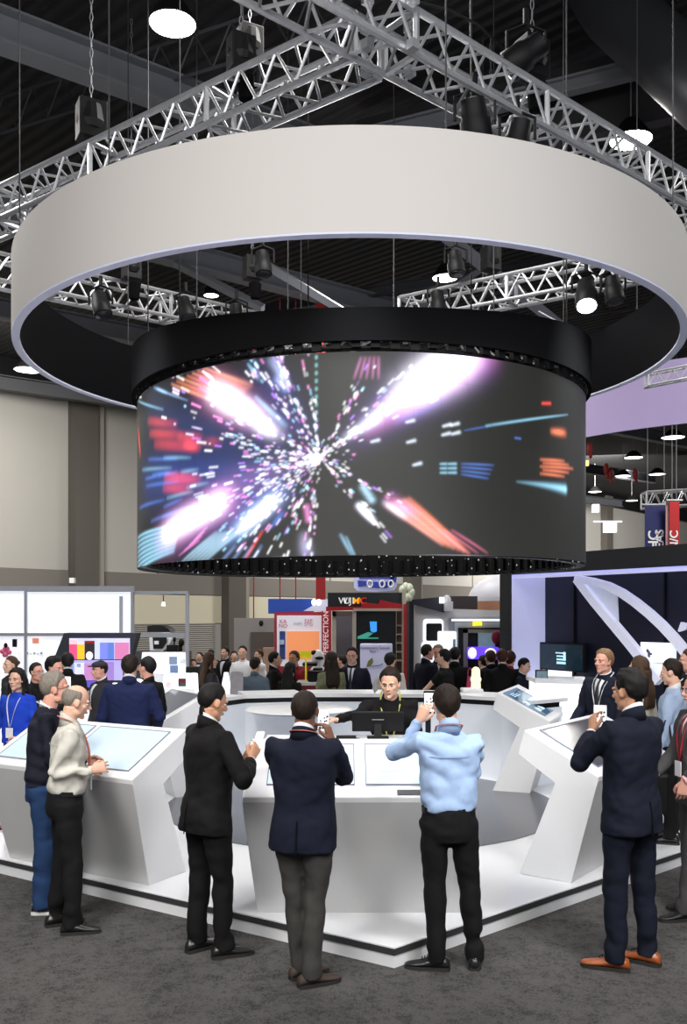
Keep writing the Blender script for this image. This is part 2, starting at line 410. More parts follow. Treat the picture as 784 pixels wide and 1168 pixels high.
cC, tpC, nC = console(E3, d3, w3, 1.35, 'white slanted console at the left end of the back counter, grey screen seen edge-on',
    [(.10,.75,.14,.92,mat('grey glass screen', sr(105,108,115), .1, emit=sr(105,108,118), es=.25),'touchscreen','grey touchscreen seen at a glancing angle')], taper=.04)

# back counter (curved wall of white counter with dark band)
def arc(cx, cy, R, a0, a1, n):
    return [Vector((cx+R*math.sin(a0+(a1-a0)*k/n), cy+R*math.cos(a0+(a1-a0)*k/n), 0)) for k in range(n+1)]
pts = [Vector((-1.75,10.9,0)), Vector((-1.25,11.75,0)), Vector((-.5,11.95,0)), Vector((.4,11.95,0)), Vector((1.3,11.85,0)), Vector((1.95,11.4,0)), Vector((2.25,11.0,0))]
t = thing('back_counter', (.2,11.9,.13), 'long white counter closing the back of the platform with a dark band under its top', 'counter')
def strip(x, pts, th, z0, z1, mi=0, back=Vector((0,1,0))):
    for a, b in zip(pts[:-1], pts[1:]):
        n = Vector((-(b-a).y, (b-a).x, 0)).normalized()*th
        n = n if n.y > 0 else -n
        A = [Vector((p.x,p.y,z0)) for p in (a,b,b+n,a+n)]; B = [Vector((p.x,p.y,z1)) for p in (a,b,b+n,a+n)]
        x.prism(A, B, mi)
x = MB(); strip(x, pts, .55, .13, 1.06); obj('counter_front', x, mat('brightened blue white panel', sr(232,236,244), .2, emit=(.85,.92,1), es=.16, var=.02, vs=2), t)  # slight emission added to brighten the counter front
x = MB(); strip(x, [p+Vector((0,-.01,0)) for p in pts], .5, 1.06, 1.12); obj('dark_band', x, M_black, t)
x = MB(); strip(x, [p+Vector((0,-.04,0)) for p in pts], .65, 1.12, 1.165); obj('counter_top', x, M_white, t)
x = MB(); x.lathe((.2-.75,11.35,1.0), [(0,0),(.62,0),(.66,.02),(.62,.04),(0,.04)], 40)
x.lathe((.2-.75,11.35,.13), [(0,0),(.07,0),(.05,.87),(0,.87)], 20)
tag(obj('round_ledge_table', x, M_white, smooth='angle'), 'round white ledge table in front of the back counter, left of the presenter', 'table')

# presenter's monitor on the front console: a flat shelf behind the slope carries it
x = MB(); x.box((.12,6.98,1.235), (1.42,.34,.05)); x.box((.12,7.02,.67), (1.3,.22,1.08))
tag(obj('service_shelf', x, M_white, bevel=.004), 'white flat shelf behind the front console carrying the black monitor', 'shelf')
p = Vector((.26,6.95,1.26))
t = thing('desk_monitor', p, 'low black monitor turned towards the presenter on the front console', 'monitor')
x = MB(); x.box(p+Vector((0,.02,.125)), (.39,.03,.155), R=Matrix.Rotation(.25,3,'X')); obj('back_shell', x, M_black, t, bevel=.006)
x = MB(); x.prism([p+Vector(q) for q in ((-.03,-.01,.0),(.03,-.01,.0),(.03,.02,0),(-.03,.02,0))], [p+Vector(q) for q in ((-.025,.01,.11),(.025,.01,.11),(.025,.03,.11),(-.025,.03,.11))])
x.box(p+Vector((0,0,.006)), (.16,.11,.01)); obj('foot', x, M_black, t)
x = MB(); x.box(p+Vector((0,.0,.14)), (.09,.004,.006), R=Matrix.Rotation(.25,3,'X')); obj('maker_mark', x, mat('dull silver mark', (.3,.3,.32), .4), t)
x = MB(); x.box((.02,6.93,1.27), (.15,.07,.02)); tag(obj('black_keyboard', x, M_black, bevel=.004), 'small black keyboard left of the black monitor', 'keyboard')
x = MB(); x.tube([(.12,6.9,1.268),(.05,6.86,1.266),(-.03,6.87,1.266),(-.1,6.89,1.266)], .004, 6)
tag(obj('power_cable', x, M_black), 'thin black cable lying on the shelf by the monitor', 'cable')

# ================================================================== LED cylinder
SC = Vector((.19,10.3,0)); SR = 2.44; ZB, ZT = 2.70, 4.44; TILT = -.009
def on_screen(px, py):
    """surface metres (s,z) where the sight line meets the cylinder"""
    k = (px-392)/FOC; a = 1+k*k; b = -2*(k*SC.x+SC.y); c = SC.x**2+SC.y**2-SR**2
    D = b*b-4*a*c
    Y = (-b-math.sqrt(max(D,0)))/(2*a); X = k*Y
    return SR*math.atan2(X-SC.x, -(Y-SC.y)), CAMH+(HOR-py)/FOC*Y
def led():
    S0, S1 = -SR*PI, SR*PI
    front = 4.35
    s = np.concatenate([np.linspace(-SR*PI, -front, 40)[:-1], np.linspace(-front, front, 1150), np.linspace(front, SR*PI, 40)[1:-1]])
    z = np.linspace(ZB, ZT, 250)
    n, m = len(s), len(z); S, Z = np.meshgrid(s, z, indexing='ij')
    img = np.zeros((n, m, 3)); img[:] = np.array(sr(38,38,35))  # ambient reflection on the black panels put into the glow as dark grey
    rng = np.random.RandomState(5)
    def streak(p0, p1, w0, w1, col, gain, soft=1.6, px=True, fade=0):
        a = np.array(on_screen(*p0)) if px else np.array(p0); b = np.array(on_screen(*p1)) if px else np.array(p1)
        w0 /= 133.; w1 /= 133.
        pad = 3*max(w0, w1)
        i0, i1 = np.searchsorted(s, [min(a[0],b[0])-pad, max(a[0],b[0])+pad]); j0, j1 = np.searchsorted(z, [min(a[1],b[1])-pad, max(a[1],b[1])+pad])
        if i1 <= i0 or j1 <= j0: return
        X = S[i0:i1,j0:j1]; Y = Z[i0:i1,j0:j1]; d = b-a; L2 = max((d**2).sum(), 1e-9)
        t = np.clip(((X-a[0])*d[0]+(Y-a[1])*d[1])/L2, 0, 1); D = np.hypot(X-a[0]-t*d[0], Y-a[1]-t*d[1])
        w = w0+(w1-w0)*t; g = np.exp(-(D/w)**(2*soft)*.7)
        if fade == 0 and L2 > .02: g = g*(.25+.75*np.sin(np.clip(.08+t*.9,.02,.98)*PI)**.7)
        if fade == 1: g = g*(.15+.85*t)
        if fade == 2: g = g*np.sin(np.clip(t,.02,.98)*PI)**.6
        img[i0:i1,j0:j1] += g[...,None]*np.array(col)*gain
    C = (365,521)
    def ray(ang, r0, r1): # degrees, image up positive
        c, sn = math.cos(math.radians(ang)), -math.sin(math.radians(ang))
        return (C[0]+c*r0, C[1]+sn*r0), (C[0]+c*r1, C[1]+sn*r1)
    BL=(.12,.3,1.); CY=(.35,.75,1.); PK=(1.,.3,.75); WH=(1,1,1); RD=(1,.07,.05); OR=(1,.25,.12); VI=(.45,.2,.9)
    # hazes
    streak((175,470),(340,520),26,12,(.04,.07,.25),.55,1); streak((170,545),(300,535),30,16,(.05,.10,.45),.6,1); streak((200,600),(320,560),26,16,(.12,.10,.5),.55,1)
    streak((500,425),(400,500),26,14,(.2,.12,.5),.6,1); streak((300,430),(350,500),22,12,(.08,.08,.4),.5,1); streak((250,560),(350,525),18,10,(.35,.2,.5),.5,1)
    # upper-left beam
    for k in range(7): streak((196+k*6,436-k*3),(262+k*4,462-k*4),1.4,2.6,OR if k%2 else (1,.4,.2),1.0,1,fade=0)
    streak((236,440),(290,474),17,15,PK,.9,1); streak((246,446),(280,468),11,10,WH,2.2,1); streak((262,452),(300,476),7,8,(1,.85,1),1.6,1)
    streak((280,470),(318,494),9,8,(.7,.6,1),1.3,1); streak((296,483),(312,492),6,6,WH,1.6,1)
    # upper-right beam
    streak((556,406),(420,492),13,7,PK,.7,1); streak((545,412),(455,460),17,12,VI,.9,1); streak((520,415),(465,445),18,15,WH,2.6,1); streak((540,408),(500,418),11,12,(1,.8,1),1.6,1)
    streak((470,445),(420,480),10,6,(.8,.75,1),1.4,1); streak((430,478),(395,498),5,4,(.8,.85,1),1.3,1); streak((500,450),(455,478),9,6,(.3,.35,1),.7,1)
    for k in range(5): streak((412-k*4+k*9,408),(404+k*7,432),1.3,1.2,PK,.6,1)
    # lower-left beams
    streak((258,570),(185,612),15,17,PK,1.0,1); streak((250,574),(190,606),10,11,WH,2.4,1); streak((240,566),(262,560),8,8,(1,.5,.8),1.,1)
    for k in range(8): streak((205-k*1,596+k*4.4),(157,612+k*5.6),2.0,1.6,CY,1.1,1)
    for k in range(4): streak((236-k*3,600+k*5),(222-k*6,614+k*6),1.2,1.,PK,.7,1)
    streak((318,563),(262,612),10,10,(.3,.5,1),1.1,1); streak((312,570),(275,602),6,6,WH,2.0,1)
    for k in range(6): streak((272-k*5,606),(232-k*5,640),2.,1.6,(.5,.8,1),.8,1)
    for k in range(4): streak((268+k*10,622),(250+k*12,642),1.8,1.6,(.3,.45,.9),.6,1)
    streak((300,604),(278,640),1.2,1.6,RD,.9,1); streak((322,585),(310,600),3,2,BL,.7,1)
    # red and blue blocks at the left
    for (x0,y0,x1,y1,w,g) in ((170,478,200,482,5,.6),(172,492,205,494,5,.7),(178,504,222,508,6,.6),(205,496,228,498,5,.7),(212,506,226,508,5,1.),(158,488,160,516,4,1.1),(190,543,226,545,6,.9),(188,555,215,556,5,.7),(236,502,250,503,5,.35),(156,478,157,476,2,.5)):
        streak((x0,y0),(x1,y1),w,w,RD,g,1.3)
    for k in range(16):
        y = rng.uniform(520,590); x0 = rng.uniform(158,215); streak((x0,y+(521-y)*-.05),(x0+rng.uniform(12,40),y-(y-521)*.12),2.2,1.8,BL if k%3 else CY,.5,1)
    streak((158,455),(186,465),1.2,1.4,CY,.8,1); streak((176,440),(214,455),1.6,1,(.4,.6,1),.8,1); streak((179,441),(190,446),1.6,1.6,CY,.8,1)
    streak((283,414),(295,430),1.2,2.6,CY,1.,1); streak((292,452),(325,484),2,3,(.4,.65,1),1.1,1); streak((311,410),(330,440),5,3,(.55,.65,1),.9,1); streak((318,432),(326,442),5,4,(.4,.55,1),.8,1)
    # right side
    streak((590,551),(645,560),1.2,4.2,CY,1.5,1,fade=1); streak((555,487),(648,475),1.2,.9,CY,1.,1); streak((530,492),(560,487),.8,1,BL,.5,1)
    streak((630,494),(645,496),3.2,4.,OR,1.3,1); streak((619,462),(628,462),1.4,1.6,RD,1.2,1)
    for k in range(5): streak((617+k%2*3,526+k*4),(644+(2-abs(k-2))*5,528+k*4.4),1.5,1.5,OR,1.0,1)
    for k in range(4): streak((527,530+k*4),(563-k*2,532+k*5),1.,1.1,BL,.7,1)
    for k in range(3): streak((503,530+k*5),(509,530+k*5),1,1.2,CY,.9,1); streak((512,530+k*5),(520,530+k*5),1,1.3,CY,.9,1)
    for p in ((506,487),(515,486),(505,497),(516,496),(464,482),(465,505),(472,531),(424,504)): streak(p,(p[0]+8,p[1]-2),1.2,1.6,(.8,.9,1),1.1,1)
    streak((588,501),(594,502),1,1,BL,.7,1)
    # lower right stripes
    for k in range(6):
        streak((442+k*5,577-k*1.5),(505-k*2+k*8,622+k*2),2.2,1.8,OR if k%2 else (1,.4,.35),1.1,1)
    streak((446,570),(474,588),6,5,PK,.8,1); streak((440,574),(462,590),3,3,(.8,.8,1),1.1,1)
    for k in range(3): streak((500+k*8,606),(534+k*11,632),1.4,1.2,(.9,.2,.35),.7,1); streak((410,577),(426,594),3,2.6,(.8,.8,1),1.2,1)
    streak((415,556),(424,570),3.4,3.4,(.5,.8,1),1.1,1); streak((389,610),(402,634),1.6,1.6,(.4,.7,1),.8,1); streak((395,612),(406,636),1.,1.,CY,.8,1)
    streak((350,578),(352,592),3,3,PK,.9,1); streak((347,612),(350,634),5,6,(.7,.65,1),.7,1); 
    for k in range(12): streak((361,406+k*9),(361,408+k*9),1.2,1.2,(.3,.8,.8) if k<7 else (.6,.8,1),.9,1)
    # particles along rays
    spec = [(37,.26,110,170),(20,.0,0,0),(150,.30,130,230),(168,.2,70,150),(195,.25,90,150),(208,.3,120,150),(225,.26,110,140),(245,.2,60,120),(262,.12,40,120),(98,.1,40,120),(112,.12,60,130),(125,.14,70,150),(-48,.1,40,120),(-30,.08,34,110),(60,.12,36,120),(180,.3,80,90),(0,3.1,70,40)]
    for ang, sp, cnt, R in spec:
        for i in range(cnt):
            r = R*rng.uniform(.02,1)**1.6; a = ang+np.degrees(rng.normal()*sp*(.2+.35*rng.rand()))
            L = 1+r*.08*rng.rand(); p0, p1 = ray(a, r, r+L)
            if not (158 < p0[0] < 664 and 404 < p0[1] < 640): continue
            w = .35+.5*rng.rand()+r*.0026; c = [WH,(.75,.85,1),PK,CY,(.9,.7,1),VI,WH,WH][rng.randint(8)]
            streak(p0, p1, w, w, c, rng.uniform(.7,1.6), 1)
    for ax in (0, 1):
        img = (np.roll(img,1,ax)+2*img+np.roll(img,-1,ax))/4
    img = np.minimum(img, 2.6)
    ang = S/SR; sx = SR*np.sin(ang); sy = -SR*np.cos(ang)
    zz = Z+np.sin(-TILT)*sx
    co = np.stack([sx, sy, zz-ZB], -1).reshape(-1,3)
    idx = np.arange(n*m).reshape(n, m); i2 = np.roll(idx, -1, axis=0)
    q = np.stack([idx[:,:-1], i2[:,:-1], i2[:,1:], idx[:,1:]], -1).reshape(-1,4)
    me = bpy.data.meshes.new('led_face')
    me.vertices.add(len(co)); me.vertices.foreach_set('co', co.astype(np.float32).ravel())
    me.loops.add(q.size); me.loops.foreach_set('vertex_index', q.astype(np.int32).ravel())
    me.polygons.add(len(q)); me.polygons.foreach_set('loop_start', (np.arange(len(q))*4).astype(np.int32)); me.polygons.foreach_set('loop_total', np.full(len(q),4,np.int32))
    me.update(calc_edges=True)
    at = me.color_attributes.new('glow', 'FLOAT_COLOR', 'POINT')
    rgba = np.concatenate([img.reshape(-1,3), np.ones((n*m,1))], 1).astype(np.float32); at.data.foreach_set('color', rgba.ravel())
    m_, nt, b = node_mat('led pixels')
    va = nt.nodes.new('ShaderNodeVertexColor'); va.layer_name = 'glow'
    b.inputs['Base Color'].default_value = (.012,.012,.012,1); b.inputs['Roughness'].default_value = .55
    # faint grid of led modules
    tc = nt.nodes.new('ShaderNodeTexCoord'); br = nt.nodes.new('ShaderNodeTexBrick'); br.offset = 0; br.inputs['Scale'].default_value = 2.0
    br.inputs['Color1'].default_value = (1,1,1,1); br.inputs['Color2'].default_value = (.93,.93,.93,1); br.inputs['Mortar'].default_value = (.8,.8,.8,1); br.inputs['Mortar Size'].default_value = .004; br.inputs['Brick Width'].default_value = .5; br.inputs['Row Height'].default_value = .5
    sp = nt.nodes.new('ShaderNodeSeparateXYZ'); cb = nt.nodes.new('ShaderNodeCombineXYZ'); an = nt.nodes.new('ShaderNodeMath'); an.operation = 'ARCTAN2'; mu_ = nt.nodes.new('ShaderNodeMath'); mu_.operation = 'MULTIPLY'; mu_.inputs[1].default_value = 2.44
    nt.links.new(tc.outputs['Object'], sp.inputs[0]); nt.links.new(sp.outputs['X'], an.inputs[0]); nt.links.new(sp.outputs['Y'], an.inputs[1]); nt.links.new(an.outputs[0], mu_.inputs[0]); nt.links.new(mu_.outputs[0], cb.inputs['X']); nt.links.new(sp.outputs['Z'], cb.inputs['Y']); nt.links.new(cb.outputs[0], br.inputs['Vector'])
    mx = nt.nodes.new('ShaderNodeMix'); mx.data_type = 'RGBA'; mx.blend_type = 'MULTIPLY'; mx.inputs['Factor'].default_value = 1
    nt.links.new(va.outputs['Color'], mx.inputs['A']); nt.links.new(br.outputs['Color'], mx.inputs['B'])
    nt.links.new(mx.outputs['Result'], b.inputs['Emission Color']); b.inputs['Emission Strength'].default_value = 1.
    me.materials.append(m_); me.polygons.foreach_set('use_smooth', [True]*len(me.polygons))
    return me
t = thing('led_cylinder', (SC.x,SC.y,ZB), 'big hanging cylinder screen showing bursting streaks of coloured light', 'screen')
o = bpy.data.objects.new('led_face', led()); o['label'] = 'dark video surface with white, pink, red and blue light streaks'; link(o, t)
M_spk, nt, b = node_mat('black panel backs with specks')
tc = nt.nodes.new('ShaderNodeTexCoord'); vo = nt.nodes.new('ShaderNodeTexVoronoi'); vo.inputs['Scale'].default_value = 13; nt.links.new(tc.outputs['Object'], vo.inputs['Vector'])
cr = nt.nodes.new('ShaderNodeValToRGB'); cr.color_ramp.elements[0].position = .12; cr.color_ramp.elements[0].color = (.8,.82,.85,1); cr.color_ramp.elements[1].position = .17; cr.color_ramp.elements[1].color = (0,0,0,1)
nt.links.new(vo.outputs['Distance'], cr.inputs[0]); nt.links.new(cr.outputs[0], b.inputs['Emission Color']); b.inputs['Emission Strength'].default_value = .7; b.inputs['Base Color'].default_value = (.01,.01,.01,1)
x = MB(); x.lathe((SC.x,SC.y,0), [(SR-.012,ZB+.005),(SR-.012,ZT),(SR-.10,ZT),(SR-.10,ZB+.005)], 96, tilt=0); obj('panel_backs', x, M_spk, t)
x = MB(); R = random.Random(3)
for k in range(96):   # cable loops and latches hanging behind the panels
    a = 2*PI*k/96; r = SR-.13
    p = Vector((SC.x+r*math.cos(a), SC.y+r*math.sin(a), ZB+.02)); x.box(p+Vector((0,0,.1)), (.03,.05,.2), a)
    q = Vector((SC.x+r*math.cos(a+.065), SC.y+r*math.sin(a+.065), ZB+.05))
    x.tube([p+Vector((0,0,.05)), (p+q)/2+Vector((0,0,-.01)), q], .008, 5)
obj('latches_and_cables', x, M_black, t)

# rigging ring between valance and screen
t = thing('rigging_ring', (SC.x,SC.y,ZT+.02), 'black truss ring with clamps between the valance and the top of the screen', 'rigging')
x = MB()
for r, z in ((SR-.05,ZT+.04),(SR+.03,ZT+.18),(SR-.3,ZT+.04),(SR-.3,ZT+.2)): x.lathe((SC.x,SC.y,z), [(r+.022*math.cos(q*PI/3),.022*math.sin(q*PI/3)) for q in range(6)], 72, tilt=-TILT*0+.009*-1*0)
obj('ring_chord', x, M_black, t)
x = MB(); y = MB()
for k in range(90):
    a = 2*PI*k/90; c, s_ = math.cos(a), math.sin(a); c2, s2 = math.cos(a+.035), math.sin(a+.035)
    x.bar((SC.x+(SR-.05)*c,SC.y+(SR-.05)*s_,ZT+.03), (SC.x+(SR-.3)*c2,SC.y+(SR-.3)*s2,ZT+.2), .012, 4)
    x.box((SC.x+(SR-.02)*c,SC.y+(SR-.02)*s_,ZT+.08), (.05,.08,R.uniform(.06,.14)), a)
    if k % 2: y.box((SC.x+(SR+.0)*c2,SC.y+(SR+.0)*s2,ZT+R.uniform(.05,.15)), (.02,R.uniform(.02,.07),.015), a)
obj('clamps', x, M_black, t); obj('shackles', y, mat('bright steel shackles', (.6,.62,.66), .3, .8), t)
# valance
x = MB(); rs = []
for k in range(120):
    a = 2*PI*k/120; c, s_ = math.cos(a), math.sin(a); zt = 4.80+.22*c*c; zb_ = 4.52+.0*c
    rs.append([Vector((SC.x+r*c, SC.y+r*s_, z+.009*r*c)) for r, z in ((SR+.06,zb_),(SR+.06,zt),(SR+.02,zt),(SR+.02,zb_))])
x.rings(rs, closed=True)
tag(obj('black_valance', x, mat('black valance cloth', (.012,.012,.013), .95, spec=.05), smooth='angle'), 'black cloth valance ring hanging just above the cylinder screen', 'valance')

# ================================================================== white ring
RC = Vector((.064,10.3,0)); RR = 3.555; RB, RT_ = 4.99, 5.78
t = thing('hanging_ring', (RC.x,RC.y,RB), 'huge white fabric ring hanging around and above the cylinder screen', 'ring')
def band(r0, r1, z0, z1, m, nm, n=128):
    x = MB(); rs = []
    for k in range(n):
        a = 2*PI*k/n; c, s_ = math.cos(a), math.sin(a)
        rs.append([Vector((RC.x+r*c, RC.y+r*s_, z+.009*r*c)) for r, z in ((r0,z0),(r1,z0),(r1,z1),(r0,z1))])
    x.rings(rs, closed=True); return obj(nm, x, m, t, smooth='angle')
band(RR-.005, RR+.005, RB+.01, RT_, mat('white stretch fabric', sr(212,208,204), .75, var=.02, vs=1.), 'outer_skin')
band(RR-.075, RR-.062, RB+.01, RT_, M_blackm, 'black_lining')
band(RR-.075, RR+.004, RB-.006, RB+.012, mat('lavender white rim', sr(208,212,232), .5, emit=sr(205,212,240), es=.12), 'bottom_rim')
band(RR-.075, RR+.004, RT_-.01, RT_+.002, M_blackm, 'top_rim')

# ================================================================== trusses
def truss(A, B, s, label, up=Vector((0,0,1)), cell=.36, name='box_truss', group='aluminium box trusses above the ring', m=None):
    m = m or M_alu
    A = Vector(A); B = Vector(B); d = (B-A); L = d.length; d.normalize(); side = d.cross(up).normalized()
    t = thing(name, A, label, 'truss', group); r = s*.085
    cs = [side*(a*s/2)+up*(b*s/2) for a, b in ((-1,-1),(1,-1),(1,1),(-1,1))]
    for c in cs:
        x = MB(); x.bar(A+c, B+c, r, 8); obj('chord', x, m, t, smooth='angle')
    n = max(2, int(round(L/(cell*s/.3))))
    for i in range(4):
        x = MB(); c0, c1 = cs[i], cs[(i+1)%4]
        for k in range(n):
            p0 = A+d*(L*k/n); pm = A+d*(L*(k+.5)/n); p1 = A+d*(L*(k+1)/n)
            x.bar(p0+c0, pm+c1, r*.5, 5); x.bar(pm+c1, p1+c0, r*.5, 5)
            if k % 4 == 0: x.bar(p0+c0, p0+c1, r*.9, 5)
        obj('lattice_face', x, m, t)
    return t
TZ = 6.62
J = Vector((.35,7.05,TZ)); uR = Vector((3.5,3.0,0)).normalized(); uL = Vector((-4.05,3.05,0)).normalized()
truss(J-uR*1.5, J+uR*6.6, .34, 'bright box truss running down to the right in front of the ring top')
truss(J+uL*.2, J+uL*8.2, .34, 'bright box truss running down to the left behind the ring top')
truss(Vector((-5.2,11.3,TZ)), Vector((-.6,14.8,TZ)), .34, 'box truss seen through the left of the ring opening')
truss(Vector((.9,13.5,TZ)), Vector((4.4,11.25,TZ)), .34, 'box truss seen through the right of the ring opening')
truss(W(735,592,30)-Vector((0,0,-.6)), W(800,588,30)-Vector((0,0,-.6)), .5, 'small white truss above the blue banner', cell=.3, group='far trusses')
truss(W(738,434,15), W(810,420,15), .2, 'box truss above the violet ring at the right edge', group='far trusses')
t = thing('truss_corner_block', J+Vector((0,0,-.2)), 'cluster of corner clamps where the left and right trusses meet', 'clamp')
for a in(-1,1):
    for b in(-1,1):
        for c in (-1,1):
            x = MB(); x.box(J+Vector((a*.17,b*.17,c*.17)), (.07,.07,.07), .7); obj('corner_clamp', x, M_alu, t)

def hoist(p, label, top=10.3, k=1.):
    p = Vector(p); t = thing('chain_hoist', p, label, 'hoist', 'black chain hoists on the trusses')
    x = MB(); x.box(p+Vector((0,0,.18*k)), (.22*k,.17*k,.30*k), .5); x.lathe(p+Vector((.0,0,.1*k)), [(0,-.0),(.1*k,.0),(.12*k,.06*k),(.1*k,.2*k),(0,.22*k)], 14); obj('motor_body', x, M_black, t, bevel=.01)
    x = MB(); x.lathe(p+Vector((.04,0,-.22*k)), [(0,0),(.06*k,.01),(.085*k,.2*k),(.0,.2*k)], 12); obj('chain_bag', x, M_blackm, t)
    x = MB(); n = int((top-p.z-.3)/.09)
    for i in range(min(n,90)):
        z = p.z+.33*k+i*.09; rr = .016; x.tube([Vector((p.x+(rr if i%2 else 0)*math.cos(q),p.y+(0 if i%2 else rr)*math.cos(q),z+.05+.05*math.sin(q))) for q in (0,PI/3,2*PI/3,PI,4*PI/3,5*PI/3)], .005, 4, closed=True)
    obj('chain', x, M_galv, t)
    x = MB(); x.tube([p+Vector((0,0,-.05)),p+Vector((.03,0,-.14)),p+Vector((0,0,-.19)),p+Vector((-.03,0,-.15))], .012, 6); obj('hook', x, M_galv, t)
    return t
hoist(J+uL*3.6+Vector((0,0,.28)), 'black chain hoist on the left truss, nearer its left end', k=1.25)
hoist(J+uL*1.55+Vector((0,0,.25)), 'black chain hoist on the left truss close to the corner', k=1.)
hoist(J+uR*1.75+Vector((0,0,.3)), 'black chain hoist with a green lamp on the right truss', k=1.15)
x = MB(); x.ell(J+uR*1.75+Vector((-.1,-.14,.5)), (.02,.02,.02)); tag(obj('signal_lamp', x, mat('green lamp', (0,.8,.2), .4, emit=(0,1,.2), es=6)), 'tiny green signal lamp on the right truss hoist', 'lamp')
for (px,py,Y,lab) in ((150,322,12.6,'black chain hoist on the truss seen left through the ring'),(288,322,13.2,'black chain hoist hanging above the left of the valance'),(560,312,13.0,'black chain hoist over the right inner truss'),(285,72,9.5,'black chain hoist above the middle of the left truss')):
    hoist(W(px,py,Y), lab, k=1.1)
def spotlight(p, aim, label, lens=None, k=1.):
    p = Vector(p); t = thing('stage_light', p, label, 'stage light', 'black stage lights hung on the rigging')
    aim = Vector(aim).normalized(); R_ = aim.to_track_quat('Z','Y').to_matrix()
    def L(q): return p+R_@Vector(q)
    x = MB(); rs = []
    for zz, r in ((-.16,.05),(-.15,.09),(-.02,.10),(.0,.115),(.16,.12),(.17,.115)):
        rs.append([L((r*k*math.cos(2*PI*i/18), r*k*math.sin(2*PI*i/18), zz*k)) for i in range(18)])
    x.rings(rs); obj('housing', x, M_black, t, smooth='angle')
    x = MB(); x.rings([[L((r*k*math.cos(2*PI*i/18), r*k*math.sin(2*PI*i/18), zz*k)) for i in range(18)] for zz, r in ((.165,.1),(.18,.1),(.19,.05))]); obj('lens', x, lens or mat('dark lens', (.05,.05,.06), .1), t)
    x = MB(); x.tube([p+Vector((-.15*k,0,0)),p+Vector((-.15*k,0,.18*k)),p+Vector((0,0,.24*k)),p+Vector((.15*k,0,.18*k)),p+Vector((.15*k,0,0))], .015, 6); x.bar(p+Vector((0,0,.24*k)), p+Vector((0,0,.36*k)), .025, 8); obj('yoke', x, M_black, t)
    return t
M_lb = mat('blue white lens', (1,1,1), .4, emit=(.75,.85,1), es=16)
spotlight(W(669,335,11.6), (-.1,-.5,-1), 'lit blue-white stage light under the right inner truss', M_lb, 1.2)
spotlight(W(115,347,11.8), (.3,-.3,-1), 'dark stage light below the left inner truss')
spotlight(W(212,352,12.8), (.3,-.3,-1), 'dark stage light further along the left inner truss')
spotlight(J+uR*.9+Vector((.05,-.05,-.36)), (.2,.4,-1), 'black stage light hanging under the truss near the corner', k=1.1)
spotlight(J+uR*1.15+Vector((.25,-.0,-.40)), (-.2,.4,-1), 'second black stage light under the right truss', k=1.)
spotlight(W(600,62,8.0), (-.8,.2,-.5), 'black stage light standing on the right truss', k=1.1)
for (px,py,Y,lab) in ((500,345,13,'dark stage light at the left end of the right inner truss'),(520,300,12.6,'dark stage light above the right inner truss'),(300,300,12.5,'dark stage light high over the left of the valance'),(270,360,13,'dark stage light just above the valance left of centre'),(700,330,11.5,'dark stage light near the right inside of the ring')):
    spotlight(W(px,py,Y), (.1,-.2,-1), lab)
# steel wires and chains that carry ring and screen
def wire(a, b, r=.006, label=None, nm='suspension_wire'):
    x = MB(); x.bar(a, b, r, 5); return tag(obj(nm, x, M_wire), label, 'wire', 'steel suspension wires of the ring and the screen')
lab_w = 'thin steel wire holding up the ring and the screen'
for k in range(8):
    a = 2*PI*k/8+.2; p = Vector((RC.x+(RR-.04)*math.cos(a), RC.y+(RR-.04)*math.sin(a), RT_)); wire(p, p+Vector((0,0,4.7)), .007, lab_w)
for k in range(10):
    a = 2*PI*k/10+.1; p = Vector((SC.x+(SR-.1)*math.cos(a), SC.y+(SR-.1)*math.sin(a), ZT+.2)); wire(p, p+Vector((0,0,5.9)), .007, lab_w)
for q in (W(277,95,8.2), W(537,60,8)): wire(q, Vector((q.x,q.y,10.6)), .008, lab_w)
x = MB(); x.tube([W(478,2,7.5),W(515,12,7.6),W(545,28,7.7),W(575,55,7.8)], .012, 6)
tag(obj('power_cable', x, M_black, smooth=True), 'black cable arching over the right truss near the corner', 'cable')
x = MB(); x.tube([W(615,355,11.6),W(635,366,11.5),W(650,378,11.3),W(664,392,11)], .008, 6)
tag(obj('power_cable', x, mat('pale cable', (.5,.5,.5), .6), smooth=True), 'pale cable dropping onto the right of the valance', 'cable')
# ================================================================== right booth
RB0 = Vector((2.56,14.0,0)); RBd = Vector((1.66,-2.7,0)).normalized(); RBn = Vector((.852,.524,0))   # front line and depth direction
def rb(u, dep, z): return RB0+RBd*u+RBn*dep+Vector((0,0,z))
def rbpx(px, py, dep=0.):
    """point of the booth plane (set back by dep) seen at (px,py)"""
    k = (px-392)/FOC; o = RB0+RBn*dep; u = (k*o.y-o.x)/(RBd.x-k*RBd.y); p = o+RBd*u
    return Vector((p.x, p.y, CAMH+(HOR-py)/FOC*p.y))
def rslab(x, u0, u1, d0, d1, z0, z1, mi=0):
    x.prism([rb(u0,d0,z0), rb(u1,d0,z0), rb(u1,d1,z0), rb(u0,d1,z0)], [rb(u0,d0,z1), rb(u1,d0,z1), rb(u1,d1,z1), rb(u0,d1,z1)], mi)
M_navy = mat('navy booth wall', sr(17,20,42), .5, var=.05, vs=2)
M_booth = mat('black booth shell', sr(28,30,35), .55)
M_lilac = mat('violet lit white frame', sr(205,207,240), .5, emit=(.62,.64,1), es=.38)
t = thing('corner_booth', rb(0,0,0), 'black booth with a white lit frame and navy back wall on the right', 'booth')
x = MB(); rslab(x, -.25, 0, -.02, 4, 0, 3.06); rslab(x, -.25, 9, -.02, 4, 2.79, 3.06); obj('black_shell', x, M_booth, t)
